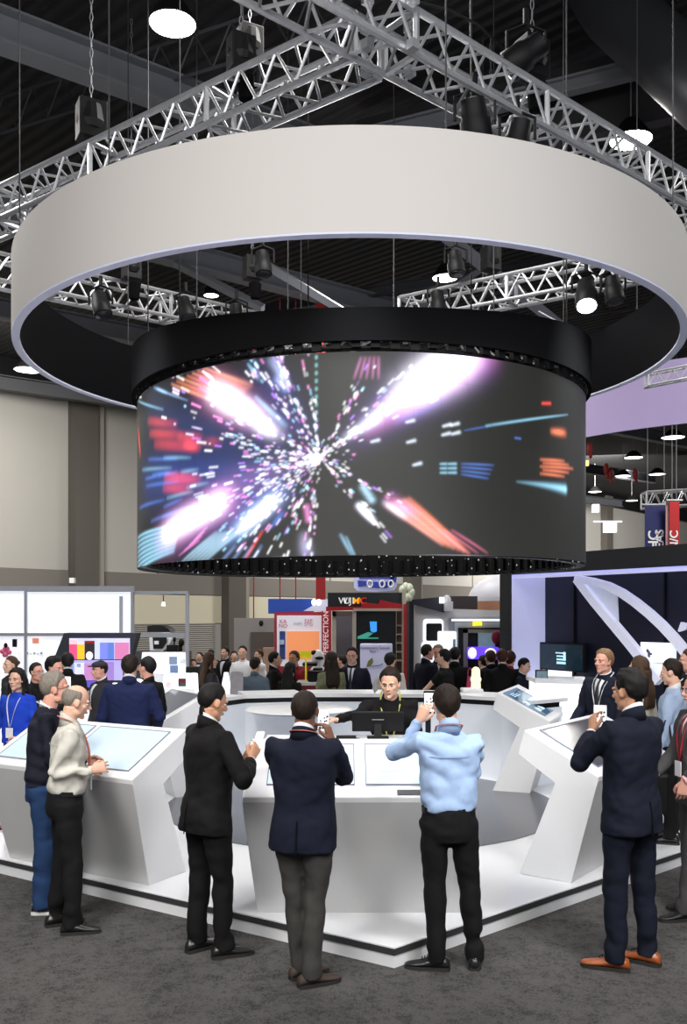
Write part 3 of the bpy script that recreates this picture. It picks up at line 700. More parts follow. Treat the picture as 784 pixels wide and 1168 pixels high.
x = MB(); rslab(x, 0, .03, 0, .66, 0, 2.77); rslab(x, 0, 9, 0, .03, 2.73, 2.79); rslab(x, 0, 9, 0, .66, 2.76, 2.79); obj('white_frame', x, M_lilac, t)
x = MB(); rslab(x, .0, 9, .66, .76, 0, 2.77); obj('back_wall', x, M_navy, t)
for u_ in (.65,2.3):
    x = MB(); rslab(x, u_, u_+.02, .63, .66, 0, 2.75); obj('wall_joint', x, M_black, t)
# sweeping arch
def band_px(pts, wd, dep, th, m, nm, parent):
    x = MB(); P = [rbpx(a, b, dep) for a, b in pts]; n = len(P); rs = []
    for k in range(n):
        d = (P[min(k+1,n-1)]-P[max(k-1,0)]).normalized(); s_ = RBn.cross(d).normalized()
        w_ = wd[k] if isinstance(wd, list) else wd
        rs.append([P[k]-s_*w_/2, P[k]+s_*w_/2, P[k]+s_*w_/2+RBn*th, P[k]-s_*w_/2+RBn*th])
    x.rings(rs); return obj(nm, x, m, parent)
M_arch = mat('white arch', sr(225,226,245), .4, emit=(.8,.82,1), es=.25)
t = thing('sweeping_arch', rbpx(655,658,.5), 'white curved arch sweeping down to the right inside the corner booth', 'arch')
arcp = [(655,660),(672,663),(690,668),(706,676),(722,687),(738,700),(752,713),(766,728),(780,745),(800,772)]
band_px(arcp, .10, .25, .12, M_arch, 'curved_band', t)
band_px([(656,660),(675,685),(695,709),(715,733),(735,758),(750,778)], .12, .25, .1, M_arch, 'straight_leg', t)
x = MB(); P = [rbpx(a,b,.33) for a,b in ((668,664),(703,672),(705,712),(692,705))]; x.plate(P, RBn, .03); obj('light_panel', x, mat('pale arch infill', sr(200,204,225), .5, emit=(.8,.85,1), es=.2), t)
band_px([(786,712),(779,714),(774,720)], [.02,.12,.02], .6, .04, M_arch, 'swoosh_tip', t)
# wall screen, white counters and sign
def rpanel(name, x0, x1, y0, y1, dep, th, m, label, cat, sub=None):
    A = [rbpx(x0,y1,dep), rbpx(x1,y1,dep), rbpx(x1,y0,dep), rbpx(x0,y0,dep)]
    zt = (A[2].z+A[3].z)/2; zb = (A[0].z+A[1].z)/2
    for p in A[:2]: p.z = zb
    for p in A[2:]: p.z = zt
    t = thing(name, (A[0]+A[1])/2, label, cat); x = MB(); x.plate(A, RBn, th); obj('panel', x, m, t); return t, A
def bp_(A, u, v, off_=.004): # bilinear on a panel, in front of it
    return A[0]*(1-u)*(1-v)+A[1]*u*(1-v)+A[2]*u*v+A[3]*(1-u)*v-RBn*off_
def bx2(x, A, u0, u1, v0, v1, mi=0, o=.004):
    q = [bp_(A,u0,v0,o), bp_(A,u1,v0,o), bp_(A,u1,v1,o), bp_(A,u0,v1,o)]; x.plate(q, RBn, .003, mi)
tv, A = rpanel('wall_screen', 604, 667, 733, 765, .55, .06, M_black, 'dark flat screen with pale blue lines on the navy booth wall', 'screen')
x = MB(); bx2(x, A, .03, .97, .06, .94); obj('glass', x, mat('dim blue display', (.01,.02,.03), .1, emit=(.02,.06,.09), es=.22, var=.8, vs=6), tv)
x = MB()
for (u0,u1,v0,v1) in ((.52,.68,.25,.33),(.52,.68,.38,.44),(.52,.68,.5,.55),(.5,.66,.62,.66),(.64,.68,.38,.68),(.12,.16,.3,.9)): bx2(x, A, u0, u1, v0, v1, o=.009)
obj('display_lines', x, mat('cyan display lines', (.5,.8,.9), .5, emit=(.45,.8,.95), es=.9), tv)
M_litw = mat('emissive white panel', sr(240,243,250), .4, emit=(.93,.95,1), es=.85)  # white with its own emission, also worn by desks, cabinets and bottles
sg, A = rpanel('sign_panel', 731, 769, 733, 768, .45, .05, M_litw, 'glowing white sign with a small dark emblem and script, right of the arch leg', 'sign')
x = MB(); bx2(x, A, .22, .30, .5, .72); bx2(x, A, .28, .36, .58, .66); bx2(x, A, .18, .26, .66, .78); obj('emblem', x, mat('grey emblem', sr(90,90,105), .5), sg)
x = MB()
for k in range(9): bx2(x, A, .3+k*.05, .335+k*.05, .30, .36)
obj('script', x, mat('fine grey script', sr(190,190,200), .5), sg)
rpanel('white_sign', 618, 650, 765, 790, .5, .05, M_litw, 'white lit panel just below the dark wall screen', 'sign')
x = MB(); a = W(611,782,11.6); b = W(625,764,11.6); x.box(((a.x+b.x)/2,11.6,(a.z+b.z)/2), (b.x-a.x,.03,b.z-a.z)); t = tag(obj('tablet_display', x, M_black), 'small dark upright tablet on the white counter beneath the wall screen', 'tablet')
x = MB(); x.box(((a.x+b.x)/2,11.58,(a.z+b.z)/2), ((b.x-a.x)*.85,.012,(b.z-a.z)*.85)); obj('picture', x, mat('tablet picture', sr(90,110,120), .3, emit=sr(110,130,140), es=.5, var=.8, vs=12), t)
# lit white counter with slanted right end
t = thing('lit_counter', W(640,820,11.4), 'glowing white counter with a flared right end behind the back console', 'counter')
Yc = 11.5
A = [W(613,835,Yc), W(655,835,Yc), W(663,812,Yc), W(673,780,Yc), W(613,778,Yc)]
x = MB(); x.plate([Vector(p) for p in A], (0,1,0), .5); x.box(((A[0].x+A[1].x)/2,Yc+.25,.35), ((A[1].x-A[0].x)*.9,.45,.7)); obj('body', x, M_litw, t)
x = MB(); x.plate([W(611,779,Yc-.04), W(674,781,Yc-.04), W(674,776,Yc-.04), W(611,774,Yc-.04)], (0,1,0), .6); obj('worktop', x, M_white, t)
x = MB(); bxp(x, 655, 668, 772, 776, 11.7, .1); tag(obj('white_keyboard', x, M_white, bevel=.01), 'white mouse-like device lying on the lit counter', 'device')

# violet ring of the neighbouring stand
x = MB(); c = Vector((9.2,21.5,0)); R1 = 5.6; n = 80; rs = []
for k in range(n+1):
    a = PI+PI*k/n; rs.append([Vector((c.x+r*math.cos(a), c.y+r*math.sin(a), z)) for r, z in ((R1,5.66),(R1+.04,5.66),(R1+.04,6.85),(R1,6.85))])
x.rings(rs)
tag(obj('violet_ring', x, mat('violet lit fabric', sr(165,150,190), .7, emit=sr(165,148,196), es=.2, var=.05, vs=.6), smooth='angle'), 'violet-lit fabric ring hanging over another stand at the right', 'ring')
# banners
def banner(x0, x1, y0, y1, Y, m, label, words, mt, sz, bow=0.):
    a = W(x0,y1,Y); b = W(x1,y0,Y); t = thing('hanging_banner', (a+b)/2, label, 'banner')
    x = MB(); x.box(((a.x+b.x)/2,Y,(a.z+b.z)/2), (b.x-a.x,.04,b.z-a.z)); obj('cloth', x, m, t)
    x = MB(); x.bar((a.x-.1,Y,b.z+.03),(b.x+.1,Y,b.z+.03), .04, 6); obj('rod', x, M_galv, t)
    for (w_, px, py, size) in words:
        p = W(px,py,Y-.04); text_mesh(w_, size, frameM(p, (0,0,1), (-1,0,0)), mt, t, bold=True)
    x = MB()
    for px in (x0+3, x1-3): x.bar(W(px,y0-2,Y), Vector((W(px,y0,Y).x,Y,10.5)), .012, 4)
    obj('hanging_wires', x, M_galv, t)
    return t
M_txtw = mat('white lettering', (.85,.85,.87), .6)
banner(736, 761, 577, 634, 28, mat('deep blue banner cloth', sr(28,36,92), .7), 'deep blue hanging banner with white lettering at the right', [('CHC', 746,622,.42), ('SEAS',753,618,.36)], M_txtw, .3)
banner(764, 775, 572, 632, 27.6, mat('red banner cloth', sr(176,32,38), .7), 'narrow red hanging banner with white lettering beside the blue one', [('IN/C',769.5,618,.34)], M_txtw, .3)
x = MB(); bxp(x, 760, 765, 573, 634, 27.7, .04); tag(obj('hanging_banner', x, mat('pale rose banner', sr(205,160,160), .7)), 'thin pale edge banner between the blue and red banners', 'banner')
x = MB()
for px, py, Y in ((692,535,34),(697,541,34),(725,541,34),(673,512,30)): 
    x = MB(); x.ell(W(px,py,Y), (.10,.10,.22)); x.ell(W(px+1,py+7,Y), (.06,.06,.13))
    tag(obj('red_lantern', x, mat('dull red lantern', (.25,.01,.01), .6)), 'small red lantern hanging far off between the ceiling lamps', 'lantern', 'far red lanterns')
x = MB(); bxp(x, 667, 672, 525, 531, 28, .1); tag(obj('warm_signal_lamp', x, mat('amber light', (1,.5,.1), .5, emit=(1,.55,.15), es=2.5)), 'small amber light near the right edge of the big screen', 'lamp')
x = MB(); bxp(x, 690, 704, 596, 607, 31, .2); bxp(x, 678, 710, 594, 595.5, 31, .1)
tag(obj('wall_floodlight', x, mat('cool lamp face', (1,1,1), .5, emit=(.9,.95,1), es=1.6)), 'white floodlight on a bar against the pale end wall', 'lamp')
x = MB(); bxp(x, 677, 684, 575, 584, 31, .2); tag(obj('wall_floodlight', x, MATS['cool lamp face']), 'smaller bright floodlight near the top of the pale end wall', 'lamp')
x = MB(); x.tube([W(698,632,24),W(712,629,24),W(724,630,24),W(730,633,24)], .08, 8); bxp(x, 700, 728, 630, 636, 24, .3)
tag(obj('white_sofa_frame', x, M_white), 'pale curved fixture peeking over the top of the corner booth', 'fixture')

# ================================================================== left white booth
YL = 15.0
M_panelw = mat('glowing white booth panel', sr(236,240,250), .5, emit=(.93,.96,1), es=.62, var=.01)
M_alup = mat('silver booth post', sr(170,175,185), .4, .3)
t = thing('white_booth', W(75,760,YL).xy.to_3d(), 'white backlit booth wall with silver posts at the left', 'booth')
def to0(x0, x1, y0, Y, dep, mi=0, x=None):
    a = W(x0,y0,Y); b = W(x1,y0,Y); x.box(((a.x+b.x)/2,Y+dep/2,a.z/2), (b.x-a.x,dep,a.z), mi=mi)
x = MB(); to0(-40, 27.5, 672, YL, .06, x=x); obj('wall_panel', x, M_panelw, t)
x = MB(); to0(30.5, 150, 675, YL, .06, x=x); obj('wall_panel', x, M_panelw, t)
for px in (-20, 28.8, 150.5):
    x = MB(); to0(px-1.4, px+1.4, 669, YL-.05, .1, x=x); obj('post', x, M_alup, t)
x = MB(); bxp(x, -40, 152, 668.5, 674, YL-.03, .1); bxp(x, -40, 75, 722, 725.5, YL-.03, .06); obj('rail', x, M_alup, t)
x = MB(); bxp(x, 136, 140, 680, 725, YL-.02, .02); obj('grey_strip', x, mat('soft grey strip', sr(190,196,210), .6), t)  # plain grey strip set on the white wall panel
# open frame beside it
t = thing('booth_frame', W(185,700,YL).xy.to_3d(), 'open silver frame with a hanging spot next to the white booth wall', 'frame')
x = MB(); to0(211.5, 215, 677, YL, .1, x=x); obj('post', x, M_alup, t)
x = MB(); a = W(151,676,YL); b = W(214,679,YL); x.box(((a.x+b.x)/2,YL+.05,a.z), (b.x-a.x,.08,.05)); obj('top_rail', x, M_alup, t)
x = MB(); bxp(x, 152, 212, 722, 727, YL, .05); obj('middle_rail', x, M_alup, t)
t = thing('hanging_spot', W(186.5,690,YL), 'tiny lit spot hanging in the open booth frame', 'lamp')
x = MB(); x.bar(W(186.5,679,YL), W(186.5,686,YL), .008, 5); obj('stem', x, M_black, t)
x = MB(); x.lathe(W(186.5,691,YL), [(0,0),(.035,0),(.02,.06),(0,.06)], 12); obj('shade', x, mat('spot glow', (1,1,1), .4, emit=(1,1,.95), es=3), t)
# small wall exhibits
def flat(px0, px1, py0, py1, Y, m, name, label, cat):
    x = MB(); bxp(x, px0, px1, py0, py1, Y, .02); return tag(obj(name, x, m), label, cat)
flat(14,19,729,738,YL-.1,M_black,'wall_plaque','small black plaque on the white booth wall','plaque')
flat(37,44,728,734,YL-.1,mat('salmon card', sr(240,150,125), .5, emit=sr(240,150,125), es=.3),'wall_card','small salmon square card on the white booth wall','card')
x = MB(); 
for (px,py,r) in ((3,743,.05),(7,740,.06),(10,744,.05),(6,747,.05)): x.ell(W(px,py,YL-.1), (r,.02,r*.8))
tag(obj('pink_flower_shape', x, mat('pink paint', sr(235,110,150), .5)), 'pink flower-like figure on the white booth wall', 'figure')
x = MB(); x.ell(W(6.5,736,YL-.12), (.03,.03,.04)); tag(obj('dark_figurine', x, M_black), 'tiny dark figure above the pink flower shape', 'figure')
for k in range(5):
    x = MB(); bxp(x, 30+k*4, 32+k*4, 744+(k%2)*1.5, 746.5, YL-.1, .02); tag(obj('wall_product', x, mat('pale grey product', sr(185,190,200), .5)), 'tiny grey product in the row on the white booth shelf', 'product', 'tiny products on the white booth wall')
# tilted slab screen
YS = 13.2
t = thing('slanted_video_wall', W(110,790,YS), 'dark slanted frame around a colourful two-panel screen at the left', 'screen')
outer = [(76,722),(156.5,722),(141,786),(62,786)] if False else [(73,722),(157,722),(141,788),(62,748)]
x = MB(); x.plate([W(a,b,YS) for a,b in ((62,750),(73,722),(157,722),(143,770),(136,788),(66,788))], (0,1,0), .25); obj('frame', x, mat('charcoal screen frame', sr(45,48,60), .5), t)
def img(x0,x1,y0,y1,col,nm='picture_block',e=.7,Y=YS-.02,par=t):
    x = MB(); bxp(x, x0,x1,y0,y1,Y,.015); return obj(nm, x, mat('picture %d %d %d' % tuple(col), sr(*col), .4, emit=sr(*col), es=e), par)
img(79,148,728,752,(200,200,226),'upper_screen'); img(74,140,753,776,(170,165,215),'lower_screen')
Y2 = YS-.04
for (a,b,c,d,col) in ((79,88,735,752,(226,80,128)),(88,96,735,752,(244,190,40)),(96.5,108,731,752,(40,34,36)),(108,114,730,752,(196,205,235)),(114,123,733,752,(120,130,220)),(123,130,733,752,(90,120,200)),(131,147,733,752,(205,120,170)),(79,88,730,735,(230,190,200)),(97,108,731,734,(190,60,40)),
    (75,84,755,776,(130,150,215)),(85,96,756,776,(210,215,240)),(96,112,757,776,(190,130,190)),(112,130,755,776,(150,120,190)),(96,116,776.5,784,(96,86,190)),(88,92,757,761,(90,100,120))):
    img(a,b,c,d,col,Y=Y2)
x = MB(); x.ell(W(102,748,Y2-.02), (.05,.02,.06)); obj('flask_icon', x, M_litw, t)
# black and white show car front / hood on a plinth
t = thing('display_vehicle', W(186,742,16.5), 'black and white rounded display machine on the grey plinth behind the open frame', 'machine')
Y = 16.0
x = MB(); x.plate([W(a,b,Y) for a,b in ((168,721),(168,714),(176,713),(186,714),(192,717),(195,721))], (0,1,0), .5); obj('black_hood', x, M_black, t)
x = MB(); x.plate([W(a,b,Y) for a,b in ((171,742),(170,722),(194,721),(195.5,730),(192,738),(186,743))], (0,1,0), .4); obj('white_body', x, M_white, t)
x = MB(); x.plate([W(a,b,Y-.03) for a,b in ((175,740),(174,725),(190,725),(190,733),(185,740))], (0,1,0), .03); obj('window', x, M_black, t)
x = MB(); x.plate([W(a,b,Y-.05) for a,b in ((176,735),(176,731),(181,731),(181,735))], (0,1,0), .02); obj('badge', x, M_white, t)
x = MB(); bxp(x, 190, 203, 736, 744, Y-.2, .3); x.ell(W(199,729,Y), (.03,.03,.05)); x.bar(W(199,731,Y), W(199,737,Y), .015, 5); x.ell(W(207,733,Y), (.05,.04,.07)); x.bar(W(207,736,Y), W(207,744,Y), .02, 5)
tag(obj('camera_rig', x, M_black), 'black camera gear beside the display machine', 'camera')
x = MB(); to0(150, 212, 744, 15.8, .6, x=x); tag(obj('dark_plinth', x, mat('charcoal plinth', sr(50,52,58), .5)), 'dark plinth under the display machine', 'plinth')
# white info panels and desk at the left
def info(x0,x1,y0,y1,Y,label):
    t = thing('info_panel', W((x0+x1)/2,y1,Y), label, 'panel'); x = MB(); a = W(x0,y1,Y); b = W(x1,y0,Y); x.plate([W(x0+2,y0,Y),W(x1-1,y0,Y),W(x1,y1,Y),W(x0,y1,Y)], (0,1,0), .06); obj('board', x, M_litw, t, bevel=.01)
    x = MB(); x.box(((a.x+b.x)/2,Y+.1,a.z/2+.05), ((b.x-a.x)*.8,.3,a.z)); obj('pedestal', x, M_white, t)
    return t
t = info(160,212,744,772,12.6,'tall white info panel with two small blue pictures at the left')
for (a,b,c,d,col) in ((193,202,749,758,(130,150,180)),(194,203,759,769,(110,130,170)),(210,214,0,0,(0,0,0)),(205,211,752,757,(225,235,245))):
    if c: img(a,b,c,d,col,'picture',.3,12.58,t)
x = MB(); bxp(x, 212, 226, 761, 767, 12.4, .2); tag(obj('black_box', x, M_black), 'small black box beside the tall white info panel', 'box')
t = info(185,226,768,790,11.6,'lower white info panel with a dark red and green picture')
img(203.5,212,774,779,(110,30,45),'picture',.2,11.58,t); img(203.5,212,779,783,(60,80,70),'picture',.2,11.57,t); img(189,195,778,784,(245,215,220),'picture',.3,11.58,t)
V_ = lambda a, b: Vector((a,b,1.02))
t = thing('white_desk', Vector((-2.35,12.2,0)), 'white desk with cards and a cable between the navy-suited man and the back console', 'desk')
x = MB(); A_ = [V_(-2.75,11.9),V_(-1.95,11.9),V_(-1.95,12.55),V_(-2.75,12.55)]; x.plate(A_, (0,0,1), .04); obj('desk_top', x, M_litw, t)
x = MB(); A_ = [V_(-2.7,11.93),V_(-2.0,11.93),V_(-2.0,12.5),V_(-2.7,12.5)]; x.prism([Vector((p.x,p.y,0)) for p in A_], A_); obj('desk_body', x, M_white, t)
for (px,py,col,lab) in ((196,793,(100,150,220),'blue card standing on the white desk'),(208,797,(225,225,225),'pale card leaning on the white desk')):
    x = MB(); p = Vector(((px-392)/FOC*12.1,12.1,1.06)); x.box(p+Vector((0,0,.04)), (.07,.01,.07)); tag(obj('desk_card', x, mat('card %d' % px, sr(*col), .5)), lab, 'card')
x = MB(); q = [Vector((-2.7+.14*k,12.0+.02*math.sin(k*1.7),1.068)) for k in range(6)]; x.tube(q, .008, 5); tag(obj('desk_cable', x, M_galv), 'dark cable along the edge of the white desk', 'cable')
for (x0,x1,y0,y1,Y,lab) in ((128,139,779,789,9.6,'small white screen back left of the man in the navy suit'),(150,165,774,783,9.6,'small white oval screen right of the man in the navy suit'),(71,80,772,790,9.8,'white sheet held up behind the grey-haired men')):
    x = MB(); 
    if 'oval' in lab:
        c = W((x0+x1)/2,(y0+y1)/2,Y); x.ell(c, ((x1-x0)/2/FOC*Y,.03,(y1-y0)/2/FOC*Y))
    else: bxp(x, x0,x1,y0,y1,Y,.03)
    x.bar(W((x0+x1)/2,y1-1,Y+.03), Vector((W((x0+x1)/2,y1,Y).x,Y+.03,.1)), .02, 8)
    tag(obj('small_display', x, M_litw, bevel=.008), lab, 'display')
x = MB(); p = G(90,826,1.0); to0(60,128,806,11.4,.5,x=x); tag(obj('white_cabinet', x, M_litw), 'low white cabinet behind the left console', 'cabinet')
x = MB(); to0(-30,20,812,11,.5,x=x); tag(obj('white_cabinet', x, M_litw), 'white counter at the far left edge behind the woman in blue', 'cabinet')

# ================================================================== centre: far stands
t = thing('gallery_booth', W(350,740,20).xy.to_3d(), 'white stand framed in red with an orange lit recess', 'booth'); Y = 20.
x = MB(); to0(313,374,698,Y,.2,x=x); obj('red_frame', x, mat('crimson frame', sr(170,38,62), .5), t)
x = MB(); bxp(x,316,367,702,760,Y-.03,.05); obj('white_front', x, mat('white stand front', sr(222,220,232), .5, emit=(.9,.9,1), es=.25), t)
x = MB(); bxp(x,327,364,720,752,Y-.06,.04); obj('orange_recess', x, mat('orange glow', sr(238,150,98), .5, emit=sr(238,150,98), es=.5), t)
x = MB(); bxp(x,319,325.5,720,752,Y-.06,.03); obj('blue_panel', x, mat('blue panel', sr(50,72,140), .5), t)
x = MB(); bxp(x,367,378,697,760,Y-.25,.3); obj('red_column', x, mat('red column', sr(168,34,48), .5), t)
text_mesh('(PERFECTION', .155, frameM(W(372,722,Y-.3), (0,0,1), (-1,0,0)), mat('pink white letters', sr(240,205,210), .5, emit=(1,.85,.85), es=.2), t, bold=True, label='white lettering running up the red column')
M_redt = mat('red print', sr(205,60,70), .5)
for i, (px,py,w_) in enumerate(((321,709,'KA'),(321,714,'NO'))): text_mesh(w_, .12, frameM(W(px+2,py,Y-.07), (1,0,0), (0,0,1)), M_redt, t)
text_mesh('acrylic', .075, frameM(W(340,711,Y-.07), (1,0,0), (0,0,1)), mat('grey print', sr(130,120,140), .5), t)
text_mesh('EXP', .10, frameM(W(352,708,Y-.07), (1,0,0), (0,0,1)), M_redt, t); text_mesh('STG', .10, frameM(W(352,712,Y-.07), (1,0,0), (0,0,1)), M_redt, t)
x = MB(); x.lathe((W(322,733,Y).x,Y-.09,W(322,735,Y).z), [(0,0),(.05,0),(.05,.1),(0,.1)], 10); obj('emblem', x, mat('pale blue emblem', sr(190,205,235), .5), t)
x = MB(); bxp(x,306,358,683,700,20.5,.1); tag(obj('blue_fascia', x, mat('royal blue fascia', sr(28,68,160), .5, emit=sr(28,68,160), es=.25)), 'royal blue fascia board above the orange-lit stand', 'fascia')
x = MB(); a = [W(346,697,20.4),W(358,690,20.4),W(361,684,20.4),W(374,684,20.4),W(374,697,20.4)]; x.plate(a, (0,1,0), .04); tag(obj('pale_fascia', x, mat('pale blue fascia', sr(195,200,222), .5, emit=(.8,.85,1), es=.2)), 'pale blue fascia piece between the blue fascia and the red column', 'fascia')
for px in (358,364): 
    x = MB(); x.ell(W(px,687,20.3), (.05,.05,.07)); tag(obj('fascia_lamp', x, MATS['cool lamp face']), 'round lamp glaring on the pale fascia', 'lamp', 'pair of fascia lamps')
M_redrod = mat('red hanging strap', sr(150,30,34), .6)
for px,w_,y1,lab in ((289.5,.6,705,'thin red strap farthest left of the hanging red straps'),(319.5,.6,683,'thin red strap second from the left'),(337.5,.6,683,'thin red strap third from the left')):
    x = MB(); a = W(px,y1,21); x.box((a.x,21,(a.z+9.5)/2), (w_*2*21/FOC,.05,9.5-a.z)); tag(obj('red_strap', x, M_redrod), lab, 'strap')
x = MB(); a = W(366,684,21); x.box((a.x,21,(a.z+9.5)/2), (11*21/FOC,.06,9.5-a.z)); tag(obj('red_banner', x, mat('deep red banner', sr(148,18,22), .7)), 'wide deep red banner hanging over the red column', 'banner')
# dark stand with coloured lettering
t = thing('dark_stand', W(416,740,17).xy.to_3d(), 'dark grey and red stand with white, orange and red lettering', 'booth'); Y = 17.
x = MB(); bxp(x,374,459,676,692,Y,.4); obj('fascia', x, mat('charcoal fascia', sr(46,50,56), .5), t)
x = MB(); a = [W(372,692,Y-.03),W(372,697,Y-.03),W(459,694,Y-.03),W(459,689,Y-.03),W(446,687,Y-.03),W(434,684,Y-.03),W(432,689,Y-.03),W(415,687,Y-.03),W(412,692,Y-.03)]; x.plate(a, (0,1,0), .03); obj('red_swoosh', x, mat('bright red swoosh', sr(196,40,48), .5), t)
for w_,px,col in (('W',391.5,(235,235,235)),('U',396,(235,235,235)),('J',400,(235,235,235)),('I',403,(235,235,235)),('M',406.5,(244,190,40)),('A',410.5,(238,130,40)),('C',415,(200,40,50))):
    text_mesh(w_, .16, frameM(W(px,685.5,Y-.03), (1,0,0), (0,0,1)), mat('letter %d %d %d' % col, sr(*col), .5, emit=sr(*col), es=.4), t, bold=True)
M_cream = mat('cream upright', sr(205,195,180), .5)
x = MB(); to0(379,383.5,697,Y+.1,.1,x=x); to0(402,406.5,695,Y-.02,.12,x=x); bxp(x,379,404,697,703,Y+.1,.1); bxp(x,403,459,694,697,Y-.05,.15); obj('cream_frame', x, M_cream, t)
x = MB(); bxp(x,383,403,703,780,Y+1.2,.05); obj('inner_wall', x, mat('mauve inner wall', sr(118,112,122), .6, var=.2, vs=3), t)
x = MB(); bxp(x,406,452,697,790,Y,.1); obj('black_display_wall', x, mat('black display wall', sr(30,34,36), .4), t)
x = MB(); a = [W(422,709,Y-.04),W(430,709,Y-.04),W(430,720,Y-.04),W(427,721.5,Y-.04),W(423,720,Y-.04)]; x.plate(a, (0,1,0), .02); obj('blue_device_picture', x, mat('blue device', sr(60,150,230), .4, emit=sr(60,150,235), es=.9, var=.4, vs=9), t)
x = MB(); a = [W(408,728,Y-.04),W(408,726,Y-.04),W(420,721,Y-.04),W(426,722,Y-.04),W(420,727,Y-.04)]; x.plate(a, (0,1,0), .02); bxp(x,408,432,727.3,728.6,Y-.05,.02); obj('glowing_edge', x, mat('green blue glow', sr(60,130,140), .4, emit=sr(60,150,120), es=.8), t)
x = MB(); to0(452.5,459,695,Y+.3,.08,x=x); obj('shelf_back', x, mat('brown shelf back', sr(84,66,54), .6), t)
for k in range(5):
    x = MB(); bxp(x,452.5,459,713+k*10,714.5+k*10,Y+.1,.2); obj('shelf', x, M_cream, t)
x = MB(); to0(459,463,672,Y-.05,.12,x=x); obj('white_post', x, M_cream, t)
x = MB(); to0(461,467,689,Y-.12,.15,x=x); obj('red_post', x, mat('red post', sr(190,36,40), .5), t)
x = MB(); a = W(461,690,Y-.1); t2 = None
# leaflet board
t = thing('leaflet_board', W(428,780,15.5), 'pale lilac rounded board with script and a green leaf picture', 'board'); Y = 15.5
x = MB(); bxp(x,411,448,734,790,Y,.05); obj('board', x, mat('pale lilac board', sr(196,198,228), .5, emit=sr(196,198,228), es=.25), t, bevel=.02)
text_mesh('Anniversary Session', .062, frameM(W(428,739,Y-.01), (1,0,0), (0,0,1)), mat('dark script', sr(60,60,80), .5), t); text_mesh('Part 1', .06, frameM(W(427,743,Y-.01), (1,0,0), (0,0,1)), mat('dark script', sr(60,60,80), .5), t)
x = MB(); x.plate([W(a,b,Y-.02) for a,b in ((418,761),(420,754),(425,750),(426,755),(423,760))], (0,1,0), .01); obj('leaf_picture', x, mat('olive leaf', sr(140,145,80), .5), t)
x = MB(); x.tube([W(424,760,Y-.02),W(433,759,Y-.02),W(437,757,Y-.02)], .008, 5); obj('twig_line', x, mat('slate line', sr(90,110,120), .5), t)
# blue-white cloud sign
t = thing('cloud_sign', W(427,674,21), 'rounded white sign with blue patches and loops above the dark stand', 'sign'); Y = 21
x = MB(); x.plate([W(a,b,Y) for a,b in ((404,660),(404,670),(408,674),(430,675),(450,673),(453,668),(453,655),(440,650),(404,650))], (0,1,0), .3); obj('body', x, mat('pale blue sign', sr(180,186,222), .5, emit=sr(180,186,225), es=.2), t)
for a in (((409,669),(408,662),(421,663),(420,668)),((423,670),(423,663),(433,664),(433,671)),((435,671),(434,664),(447,663),(446,668),(441,671)),((410,660),(410,657),(450,657),(450,660)),((444,666),(446,656),(453,657),(452,664))):
    x = MB(); x.plate([W(p,q,Y-.04) for p,q in a], (0,1,0), .03); obj('blue_patch', x, mat('royal blue patch', sr(40,58,165), .5), t)
for cx in (422,436,446):
    x = MB(); x.tube([W(cx+3*math.cos(q),666+4*math.sin(q),Y-.08) for q in [PI*k/5 for k in range(10)]], .02, 5, closed=True); obj('loop', x, M_txtw, t)
x = MB(); 
for k in range(7):
    a = k*2*PI/7; x.ell(W(464+5*math.cos(a),676+6*math.sin(a),20.5), (.09,.09,.12))
tag(obj('hanging_plant', x, mat('pale leaves', sr(205,215,190), .6, var=.4, vs=20)), 'pale leafy hanging plant above the red post', 'plant')
# robot, yellow sign, red table in the middle
t = thing('white_robot', W(363,765,14), 'white rounded robot with a dark face strip near the orange recess', 'robot'); Y = 14.
x = MB(); c = W(363,752,Y); x.ell(c, (.10,.10,.15)); x.ell(c+Vector((0,0,-.3)), (.16,.14,.22)); x.lathe((c.x,c.y,.75), [(0,0),(.2,0),(.1,.4),(0,.4)], 16); obj('body', x, M_white, t, smooth='angle')
x = MB(); x.ell(c+Vector((.02,-.07,.02)), (.07,.05,.03)); x.ell(c+Vector((-.06,-.02,.1)), (.05,.05,.04)); obj('visor', x, M_black, t, smooth='angle')
x = MB(); bxp(x,342,355,743,750,13.5,.03); x.bar(W(349,750,13.5), Vector((W(349,750,13.5).x,13.5,.8)), .012, 6); tag(obj('yellow_sign', x, mat('bright yellow', sr(228,222,30), .5, emit=sr(228,222,30), es=.3)), 'bright yellow paddle sign held above the red table', 'sign')
t = thing('red_display_table', W(355,785,13.2), 'red table with a white top in front of the robot', 'table'); Y = 13.2
x = MB(); to0(340,392,782,Y,.7,x=x); obj('red_body', x, mat('red table body', sr(180,36,48), .5), t)
x = MB(); bxp(x,338,394,779,782,Y-.05,.8); obj('white_top', x, M_white, t)
x = MB(); bxp(x,357,368,762,767,13.4,.2); bxp(x,345,362,756,760,13.6,.3); x.box(W(363,771,13.4), (.3,.2,.16)); tag(obj('black_device', x, M_black, bevel=.02), 'black printer-like device on the red display table', 'device')
